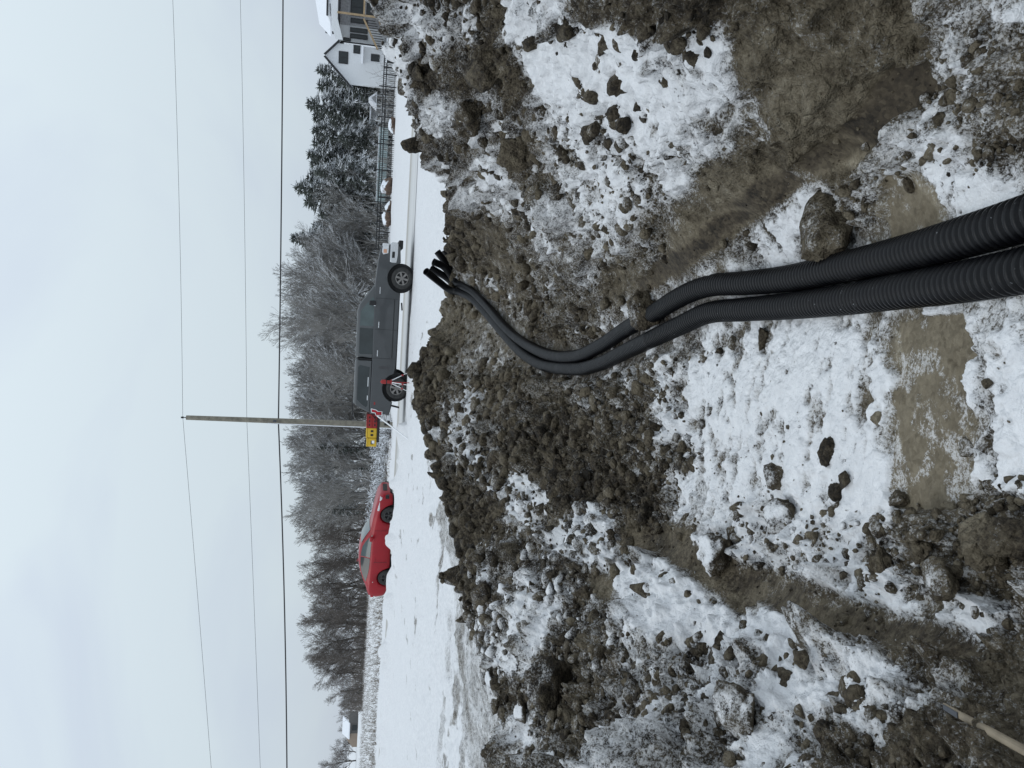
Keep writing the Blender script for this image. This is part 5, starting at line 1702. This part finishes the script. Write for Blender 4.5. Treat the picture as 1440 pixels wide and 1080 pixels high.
# the ones that stand out
plant(frosted[0], 427, 362, 62, 'tallest leafless tree, rising above the cable over the pickup cab', 'tallest tree', 1.0)
plant(pines[0], 98, 446, 74, 'snowy conifer directly behind the white house gable', GC, 1.0)
plant(pines[1], 146, 431, 72, 'broad snowy conifer just left of the white house', GC, 1.15)
plant(pines[0], 182, 440, 74, 'snowy conifer above the tall fence posts', GC, 1.1)
plant(pines[1], 216, 432, 76, 'snowy conifer between the house trees and the leaning tall pine', GC, 1.1)
plant(pines[0], 263, 415, 70, 'tallest snowy pine, standing above the brown mounds by the fence', GC, 1.0)
plant(pines[1], 240, 442, 68, 'shorter snowy conifer close beside the tallest pine', GC, 1.1)
plant(pines[0], 300, 448, 70, 'low snowy conifer to the left of the tallest pine', GC, 1.1)
plant(pines[1], 335, 409, 74, 'snowy conifer mixed into the bare trees over the pickup bonnet', GC, .9)
plant(pines2[0], 628, 440, 66, 'slim dark conifer just left of the utility pole', 'slim dark conifers')
plant(pines2[0], 655, 462, 66, 'shorter dark conifer further left of the utility pole', 'slim dark conifers')
plant(pines2[0], 716, 440, 74, 'slim dark conifer over the front of the red car', 'slim dark conifers')
plant(pines2[0], 972, 478, 84, 'small dark conifer at the open end of the woods', 'slim dark conifers')
for k, (y, tx, Y, wd) in enumerate([(120, 448, 78, 1.5), (164, 440, 79, 1.5), (200, 441, 80, 1.5), (228, 436, 81, 1.4), (250, 432, 78, 1.4), (282, 428, 77, 1.3), (318, 440, 79, 1.3), (110, 474, 69, 1.5), (190, 476, 70, 1.6), (275, 470, 69, 1.5)]):
    where = ('just left of the house gable', 'above the low brown mound nearest the house', 'right of the tallest pine, in the back row', 'touching the tallest pine on its house side', 'directly behind the tallest pine', 'directly left of the tallest pine',
             'above the bonnet of the pickup, in the back row', 'low behind the white gazebo', 'low behind the teal wall, house end', 'low behind the teal wall, pickup end')[k]
    plant(pines[k % 2], y, tx, Y, 'wide snow dusted conifer ' + where, GC, wd)
for y in list(range(352, 720, 16)):
    Y = 63 + R.uniform(0, 8)
    plant(R.choice(frosted), y + R.uniform(-6, 6), sky_x(y) + R.choice((0, 4, 10, 22)), Y, wide=R.uniform(1.0, 1.35))
for y in list(range(345, 730, 14)):
    Y = 72 + R.uniform(0, 12)
    plant(R.choice(frosted), y + R.uniform(-6, 6), sky_x(y) + R.choice((3, 8, 16, 28)), Y, wide=R.uniform(1.1, 1.5))
for y in list(range(95, 345, 17)):
    Y = 78 + R.uniform(0, 10)
    plant(R.choice(frosted), y + R.uniform(-6, 6), sky_x(y) + R.uniform(10, 40), Y, wide=R.uniform(1.1, 1.5))
for y in list(range(275, 345, 15)):
    plant(R.choice(frosted), y + R.uniform(-6, 6), sky_x(y) + R.uniform(5, 40), 66 + R.uniform(0, 6), wide=R.uniform(1.0, 1.3))
for y in list(range(712, 985, 17)):
    Y = 82 + R.uniform(0, 8)
    plant(R.choice(brown), y + R.uniform(-5, 5), sky_x(y) + R.choice((0, 2, 8, 18)), Y, wide=R.uniform(1.0, 1.3))
for y in list(range(720, 985, 20)):
    Y = 92 + R.uniform(0, 8)
    plant(R.choice(brown + frosted[:2]), y + R.uniform(-5, 5), sky_x(y) + R.uniform(8, 34), Y, GO and None, None, wide=R.uniform(1.1, 1.4))
for k, (y, tx, Y) in enumerate([(985, 474, 100), (1000, 478, 125), (1014, 472, 130), (1030, 474, 135), (1048, 470, 130), (1060, 462, 128), (1072, 446, 120), (1086, 440, 120), (1100, 448, 124)]):
    plant(brown[k % 3], y, tx, Y, 'small leafless tree far off behind the tan house', 'far trees behind the tan house', wide=1.3)

# shrubs: snowed-in low bushes on the far side of the road
shrub_p = thing('shrub', 'low snow laden shrub beyond the road, left of the utility pole', 'shrub', (0, 0, 0), 0, 'snowed-in shrubs')
sg_ = []
for k in range(26):
    r_ = random.Random(900 + k)
    p = Vector((r_.gauss(0, .12), r_.gauss(0, .12), 0)); d = Vector((r_.gauss(0, .6), r_.gauss(0, .6), 1)).normalized()
    for i in range(6):
        d = (d + Vector((r_.gauss(0, .25), r_.gauss(0, .25), -.12))).normalized()
        q_ = p + d * .17
        sg_.append((tuple(p), tuple(q_), .02, .018)); p = q_
        for _ in range(3):
            e = (d + Vector((r_.gauss(0, .8), r_.gauss(0, .8), r_.gauss(0, .4)))).normalized()
            sg_.append((tuple(p), tuple(p + e * r_.uniform(.1, .3)), .016, .010))
V, F = tubes(sg_, 4)
mesh_np('branches', V, F, simple('snowed_shrub', (.16, .155, .15), .9, var=.3, scale=4, snow=(.80, 6.0)), shrub_p)
first_shrub = True
for k in range(34):
    y = R.uniform(598, 742) if k < 28 else R.uniform(545, 600)
    Y = R.uniform(38, 58)
    o = shrub_p if first_shrub else copy_tree(shrub_p)
    first_shrub = False
    b_ = at_y(530, y, Y)
    hgt = R.uniform(.5, 1.0)
    o.location = (b_[0], Y, -.03); o.rotation_euler = (0, 0, R.uniform(0, 6.28)); o.scale = (hgt * 1.25, hgt * 1.25, hgt)

# undergrowth along the foot of the woods and weeds in the field: nobody could count them
rs = np.random.default_rng(5)
segs, segs2 = [], []
for k in range(9000):
    y = rs.uniform(60, 1000)
    Y = rs.uniform(63, 92) if y < 720 else rs.uniform(82, 98)
    p = at_y(500, y, Y)
    h = rs.gamma(3, .35) + .3
    d = np.array([rs.normal(0, .35), rs.normal(0, .35), 1.0])
    a = np.array([p[0], Y, 0]); b_ = a + d / np.linalg.norm(d) * h
    (segs if y < 700 else segs2).append((a, b_, .016, .010))
    e = np.array([rs.normal(0, .7), rs.normal(0, .7), .6]); (segs if y < 700 else segs2).append((a + (b_ - a) * .55, a + (b_ - a) * .55 + e / np.linalg.norm(e) * h * .45, .010, .006))
V, F = tubes(segs, 3)
tag(mesh_np('underbrush', V, F, M_TWIG), 'frosted brush and saplings along the foot of the woods', kind='stuff')
V, F = tubes(segs2, 3)
tag(mesh_np('underbrush', V, F, M_TWIGB), 'brown brush along the foot of the round crowned trees', kind='stuff')
segs = []
for k in range(3600):
    y = rs.uniform(590, 1120)
    Y = rs.uniform(39, 82) if rs.random() < .85 else rs.uniform(38, 44)
    p = at_y(520, y, Y)
    h = rs.uniform(.08, .38)
    d = np.array([rs.normal(0, .3), rs.normal(0, .3), 1.0])
    a = np.array([p[0], Y, 0]); b_ = a + d / np.linalg.norm(d) * h
    segs.append((a, b_, .010, .005))
    segs.append((a, a + np.array([rs.normal(0, .2), rs.normal(0, .2), h * .7]), .008, .004))
V, F = tubes(segs, 3)
tag(mesh_np('weeds', V, F, simple('dry_weeds', (.17, .145, .115), .9, var=.3, scale=4, snow=(.45, 6.0))), 'dry weed stalks standing out of the snowy field', kind='stuff')

# ================================================================ farm fence posts, black fence, mounds
M_FENCE = simple('black_fence_metal', (.012, .013, .015), .5, snow=(.12, 9.0))
ff = thing('wire_fence', 'old wire fence on dark posts behind the red car', 'fence', tuple(at_y(524, 690, 74) * np.array([1, 1, 0])))
prev = None
mb = MB()
for y in (600, 625, 645, 657, 673, 690, 712, 728, 750, 775, 800):
    p = at_y(520, y, 74) - np.array(ff.location)
    pm = MB(); pm.tube((p[0], 0, -.1), (p[0], 0, 1.05), .055, .05, 6); pm.build('post', M_BARKB, ff)
    if prev is not None:
        for z in (.45, .8): mb.tube((prev, 0, z), (p[0], 0, z), .010, None, 4, cap=False)
    prev = p[0]
mb.build('wire', M_WIRE, ff)

YF = 60.0
fx0, fx1 = at_y(545, 352, YF)[0], at_y(545, 82, YF)[0]
fence = thing('metal_fence', 'black metal picket fence running from the white house to behind the pickup', 'fence', ((fx0 + fx1) / 2, YF, 0))
w = fx1 - fx0
for z in (1.02, .82):
    mb = MB(); mb.box((0, 0, z), (w, .05, .075)); mb.build('rail', M_FENCE, fence)
mb = MB(); mb.box((0, 0, .16), (w, .04, .03)); mb.build('rail', M_FENCE, fence)
pk = None
for x in np.arange(-w / 2 + .1, w / 2, .155):
    if pk is None:
        mb = MB(); mb.box((0, 0, .50), (.022, .022, 1.05)); pk = mb.build('picket', M_FENCE, fence)
        o = pk
    else:
        o = pk.copy(); COL.objects.link(o); o.parent = fence
    o.location = (x, 0, 0)
ps = None
for y in (95, 105, 122, 148, 165, 197, 203, 240, 278, 285, 300, 312, 327):
    x = at_y(545, y, YF)[0] - (fx0 + fx1) / 2
    hh = 1.38 if y in (122, 165, 203, 240, 285) else 1.12
    mb = MB(); mb.box((x, -.01, hh / 2 - .05), (.07, .07, hh)); mb.build('post', M_FENCE, fence)
bx0, bx1 = at_y(545, 88, 57)[0], at_y(545, 54, 57)[0]
gate = thing('panel_gate', 'solid black boarded panel at the foot of the wooden stairs', 'gate', ((bx0 + bx1) / 2, 57, 0))
for k in range(6):
    mb = MB(); mb.box((-(bx1 - bx0) / 2 + (k + .5) * (bx1 - bx0) / 6, 0, .42), ((bx1 - bx0) / 6 - .02, .05, .90)); mb.build('board', M_FENCE, gate)
mb = MB(); mb.box((0, 0, .90), (bx1 - bx0, .08, .06)); mb.build('cap_rail', M_SNOW, gate)
mb = MB(); mb.box((0, 0, 1.06), (bx1 - bx0, .05, .05)); mb.build('top_rail', M_FENCE, gate)

M_MOUND = simple('rusty_leaves', (.115, .080, .060), .95, var=.4, scale=5, bump=.5, snow=(.62, 2.2))
for k, (y, s_, lab) in enumerate([(176, .55, 'small brown snow capped mound by the fence, nearest the house'), (262, .75, 'largest brown snow capped mound in front of the black fence'), (292, .45, 'low brown mound in front of the black fence, next to the largest'), (307, .65, 'brown rounded mound in front of the fence nearest the pickup')]):
    V, F = clod_shape(3, 700 + k)
    p = at_y(553, y, 58.8)
    o = mesh_np('brush_mound', V * np.array([s_, .5, s_ * .85]), F, M_MOUND, smooth=True)
    o.location = (p[0], 58.8, s_ * .3)
    tag(o, lab, 'mound')
    M_ = MB(); M_.tube((0, -.45, .02), (0, -.60, .02), s_ * .28, s_ * .24, 12)
mb = MB()
x0, x1 = at_y(530, 285, 66)[0], at_y(530, 178, 66)[0]
scr = thing('pool_wall', 'pale teal low wall showing behind the black fence', 'wall', ((x0 + x1) / 2, 66, 0))
for k in range(5):
    mb = MB(); mb.box((-(x1 - x0) / 2 + (k + .5) * (x1 - x0) / 5, 0, .75), ((x1 - x0) / 5 - .03, .12, .75)); mb.build('panel', simple('teal_panel', (.34, .43, .44), .5) if k == 0 else MATS['teal_panel'], scr)
mb = MB(); mb.box((0, 0, 1.15), (x1 - x0, .2, .06)); mb.build('rim', M_SNOW, scr)

# ================================================================ white house with a deck
YH = 66.0
hx = lambda y: at_y(510, y, YH)[0]


def hpt(px, py): p = at_y(px, py, YH); return p[0], p[2]


M_SIDING = simple('white_siding', (.70, .72, .74), .6, var=.03)
M_STONE = simple('grey_stone', (.33, .335, .35), .85, var=.3, scale=7)
M_ROOFS = simple('snowy_roof', (.78, .80, .84), .6, var=.03)
M_TRIM = simple('dark_trim', (.02, .021, .024), .5)
M_LUM = simple('deck_lumber', (.34, .25, .15), .75, var=.2, scale=4)
M_DARK = simple('under_deck_shade', (.015, .016, .018), .9)
peak = hpt(457.5, 77.5); el = hpt(492.5, 119.5); er = hpt(476, 61)
house = thing('white_house', 'white farmhouse with dark windows and a wooden deck, partly cut by the top edge', 'house', (peak[0], YH, 0), math.radians(-22))
house.scale = (.93, 1, 1)
hl = lambda x, z, y=0: (x - peak[0], y, z)
poly = [hl(el[0], -.3), hl(er[0], -.3), hl(er[0], er[1]), hl(*peak), hl(el[0], el[1])]
n = len(poly)
mb = MB(); mb.prism([(p[0], p[2]) for p in poly], 0, 9.0); mb.build('gable_wall', M_SIDING, house)
slope = []
for a, b_ in ((peak, el), (peak, er)):            # roof slabs with dark barge edge
    mb = MB(); d = Vector((b_[0] - a[0], 0, b_[1] - a[1])).normalized(); nn = Vector((-d.z, 0, d.x)) * (1 if d.x > 0 else -1)
    A_ = Vector(hl(*a)) + nn * .02; B_ = Vector(hl(*b_)) + d * .25 + nn * .02
    mb.prism([(A_.x, A_.z), (B_.x, B_.z), ((B_ + nn * .16).x, (B_ + nn * .16).z), ((A_ + nn * .16).x, (A_ + nn * .16).z)], -.28, 9.2)
    rf = mb.build('roof', M_ROOFS, house)
    mb = MB(); mb.prism([(A_.x, A_.z - .02), (B_.x, B_.z - .02), ((B_ + nn * .15).x, (B_ + nn * .15).z), ((A_ + nn * .15).x, (A_ + nn * .15).z)], -.34, -.285); mb.build('barge_board', M_TRIM, rf)


def hwin(px0, py0, px1, py1, name='window', y=-.03, bars=True, yy=None):
    a = hpt(px0, py0); b_ = hpt(px1, py1)
    x0_, x1_ = sorted((a[0], b_[0])); z0_, z1_ = sorted((a[1], b_[1]))
    c = hl((x0_ + x1_) / 2, (z0_ + z1_) / 2, y)
    mb = MB(); mb.box(c, (x1_ - x0_ + .12, .06, z1_ - z0_ + .12)); f = mb.build(name, M_TRIM, house)
    nx = 2 if bars else 1
    for i in range(nx):
        mb = MB(); mb.box((c[0] + (i - (nx - 1) / 2) * (x1_ - x0_) / nx, c[1] - .035, c[2]), ((x1_ - x0_) / nx - .05, .02, z1_ - z0_ - .03)); mb.build('pane', M_GLASS, f)
    return f


hwin(477, 88, 489, 74)
hwin(498, 74, 506, 65)
hwin(522.5, 85, 533, 78, 'door', bars=False)
# lean-to wall right of the gable seen beside the stairs
a = hpt(510, 66); b_ = hpt(510, 88)
mb = MB(); mb.box(hl((a[0] + b_[0]) / 2, hpt(510, 76)[1], -.35), (a[0] - b_[0] + .2, .8, .16)); mb.build('door_canopy', M_ROOFS, house, bevel=.03)
# the wing with the covered deck, running out of the frame
xr = hx(-70); xl = hx(61)
zr0 = hpt(476, 30)[1]
yw = 1.2
mb = MB(); mb.box(hl((xl + xr) / 2, (zr0) / 2 - .1, yw + 3.5), (xr - xl, 7.0, zr0 + .2)); mb.build('wing_wall', M_SIDING, house)
gx0 = hx(38)
mb = MB(); mb.box(hl((gx0 + xr) / 2, zr0 * .5, yw - .03), (xr - gx0, .05, zr0 - .1)); mb.build('stone_cladding', M_STONE, house)
zt = hpt(463, 30)[1]
mb = MB(); mb.prism([(hl(hx(60), 0)[0], hpt(483, 58)[1]), (hl(hx(30), 0)[0], zr0 + .02), (hl(xr, 0)[0], zr0 + .02), (hl(xr, 0)[0], zt), (hl(hx(30), 0)[0], zt), (hl(hx(60), 0)[0], hpt(473, 60)[1])], -.9, -.75); mb.build('fascia', M_SIDING, house)
mb = MB(); mb.box(hl((hx(30) + xr) / 2, zt + .06, -.2), (xr - hx(30), 1.6, .14)); mb.build('porch_gutter', M_TRIM, house)
mb = MB(); mb.box(hl((hx(58) + xr) / 2, zr0 - .08, .25), (xr - hx(58), 2.2, .12)); mb.build('soffit', M_TRIM, house)
za, zb2 = zt + .12, hpt(444, 0)[1]
mb = MB()
mb.rings([[hl(hx(58), za - .5, -.9), hl(xr, za, -.9), hl(xr, za + .12, -.9), hl(hx(58), za - .38, -.9)], [hl(hx(40), zb2 - .3, 3.8), hl(xr, zb2 + .9, 3.8), hl(xr, zb2 + 1.02, 3.8), hl(hx(40), zb2 - .18, 3.8)]])
mb.build('wing_roof', M_ROOFS, house)
mb = MB(); mb.tube(hl(hx(51), hpt(462, 51)[1] - .4, 1.5), hl(hx(51), hpt(461, 51)[1] + .25, 1.5), .12, .12, 8); mb.build('vent_pipe', M_TRIM, house)
hwin(494, 21, 511, 1, y=yw - .08)
hwin(516, 21, 531, 1, y=yw - .08)
for px_ in (30, 43, 51.5):
    hwin(493 if px_ > 31 else 494, px_ + .9, 516, px_ - .9, 'narrow_window', y=yw - .09, bars=False)
hwin(483, 56, 492, 54.5, 'narrow_window', y=yw - .09, bars=False)
# deck: floor, posts, beam, rails, stairs
zd = hpt(535, 20)[1]
mb = MB(); mb.box(hl((hx(30) + xr) / 2, zd, -.1), (xr - hx(30), 2.2, .22)); deck = mb.build('deck_beam', M_LUM, house)
mb = MB(); mb.box(hl((hx(30) + xr) / 2, zd / 2 - .25, -.05), (xr - hx(30) - .1, 2.0, zd - .25)); mb.build('deck_shade_block', M_DARK, house)  # near-black block stands in for the shade below the deck
for px_ in (24, -30):
    mb = MB(); mb.box(hl(hx(px_), (zr0 + zd) / 2, -1.15), (.17, .17, zr0 - zd)); mb.build('deck_post', M_LUM, house)
mb = MB(); mb.box(hl(hx(30) + .1, zd / 2 - .2, -1.15), (.17, .17, zd)); mb.build('deck_post', M_LUM, house)
zrail = hpt(513, 15)[1]
mb = MB(); mb.box(hl((hx(25) + xr) / 2, zrail, -1.15), (xr - hx(25), .1, .14)); mb.build('deck_rail', M_LUM, house)
st0 = hpt(512, 28); st1 = hpt(531, 70)
for dy in (-1.15, -.1):
    mb = MB(); mb.bar(hl(st0[0], st0[1], dy), hl(st1[0], st1[1], dy), .1, .14); rl = mb.build('stair_rail', M_LUM, house)
    mb = MB()
    for k in range(12):
        f = (k + .5) / 12
        x = st0[0] + (st1[0] - st0[0]) * f; z = st0[1] + (st1[1] - st0[1]) * f
        mb.box(hl(x, z - .45, dy), (.035, .035, .9))
    bl = mb.build('baluster', M_TRIM, rl); bl['kind'] = 'stuff'
sx0, sx1 = hx(31), hx(62)
for k in range(7):
    f = (k + .5) / 7
    mb = MB(); mb.box(hl(sx0 + (sx1 - sx0) * f, zd + (0 - zd) * f, -.62), (.32, 1.05, .07)); mb.build('stair_tread', M_SNOW if k % 2 else M_LUM, house)
for dy in (-1.2, -.06):
    mb = MB(); mb.bar(hl(sx0, zd - .05, dy), hl(sx1, -.1, dy), .06, .26); mb.build('stringer', M_LUM, house)

# small gazebo left of the house
gz = thing('gazebo', 'small white framed gazebo beside the left wall of the white house', 'gazebo', (hx(138), 68, 0))
W2 = (hx(120) - hx(157)) / 2
for x in (-W2, 0, W2 * .3, W2):
    mb = MB(); mb.box((x, 0, .75), (.09, .09, 1.5)); mb.build('post', M_SIDING, gz)
for z in (.55, 1.0):
    mb = MB(); mb.box((0, 0, z), (2 * W2, .07, .07)); mb.build('rail', M_SIDING, gz)
mb = MB(); mb.prism([(W2 * -.1, 1.45), (W2 * 1.1, 1.45), (W2 * .55, 2.15)], -.6, .6); rf = mb.build('roof', M_ROOFS, gz)
mb = MB(); mb.prism([(W2 * .15, 1.52), (W2 * .85, 1.52), (W2 * .55, 1.92)], -.62, -.605); mb.build('gable_panel', M_STONE, rf)
shed = thing('grey_shed', 'low grey shed with a snowy roof behind the gazebo', 'shed', (hx(136), 71, 0))
mb = MB(); mb.box((0, 0, .95), (1.6, 2, 1.9)); mb.build('wall', M_STONE, shed)
mb = MB(); mb.box((0, 0, 1.96), (1.9, 2.3, .14)); mb.build('roof', M_ROOFS, shed)

# ================================================================ far tan house and its car
YT = 118.0
p0 = at_y(500, 1028, YT)
tan = thing('tan_house', 'small far tan house with a snow covered roof at the open end of the woods', 'house', (p0[0], YT, 0))
M_TAN = simple('tan_siding', (.30, .24, .19), .8)
M_BRN = simple('dark_siding', (.11, .105, .10), .8)
xw = lambda y: at_y(500, y, YT)[0] - p0[0]
mb = MB(); mb.box(((xw(1013) + xw(1032)) / 2, 2.5, .75), (xw(1013) - xw(1032), 5, 1.9)); mb.build('wall', M_BRN, tan)
mb = MB(); mb.prism([(xw(1032), -.2), (xw(1032), 1.25), (xw(1043), 1.95), (xw(1056), .9), (xw(1056), -.2)], 0, 5); mb.build('gable_wall', M_TAN, tan)
mb = MB(); mb.rings([[(xw(1012), -.5, 1.45), (xw(1040), -.5, 1.45), (xw(1040), -.5, 1.65), (xw(1012), -.5, 1.65)], [(xw(1013), 3, 2.7), (xw(1044), 3, 2.7), (xw(1044), 3, 2.9), (xw(1013), 3, 2.9)]])
mb.build('roof', M_ROOFS, tan)
mb = MB(); mb.box((xw(1022), -.03, .6), (1.0, .06, .9)); mb.build('window', M_GLASS, tan)
pc = at_y(503, 1046, 150)
tan.scale = (.8, .8, .8)
fc_ = thing('parked_car', 'tiny white and red vehicle parked in front of the far tan house', 'car', (pc[0], 150, 0), 1.25)
mb = MB(); mb.prism([(-1.6, .3), (-1.65, .85), (-1.1, .95), (-.8, 1.45), (.9, 1.45), (1.3, .95), (1.7, .85), (1.7, .3)], -.8, .8); mb.build('body', M_WHITE, fc_, bevel=.06)
mb = MB(); mb.box((-.1, -.81, .62), (1.6, .03, .42)); mb.build('door', M_RED, fc_)
mb = MB(); mb.prism([(-.85, 1.0), (-.65, 1.36), (.75, 1.36), (1.0, 1.0)], -.815, -.80); mb.build('window', M_GLASS, fc_)
for x in (-1.0, 1.05):
    mb = MB(); mb.tube((x, -.82, .3), (x, -.6, .3), .3, None, 14); mb.build('wheel', M_TYRE, fc_)
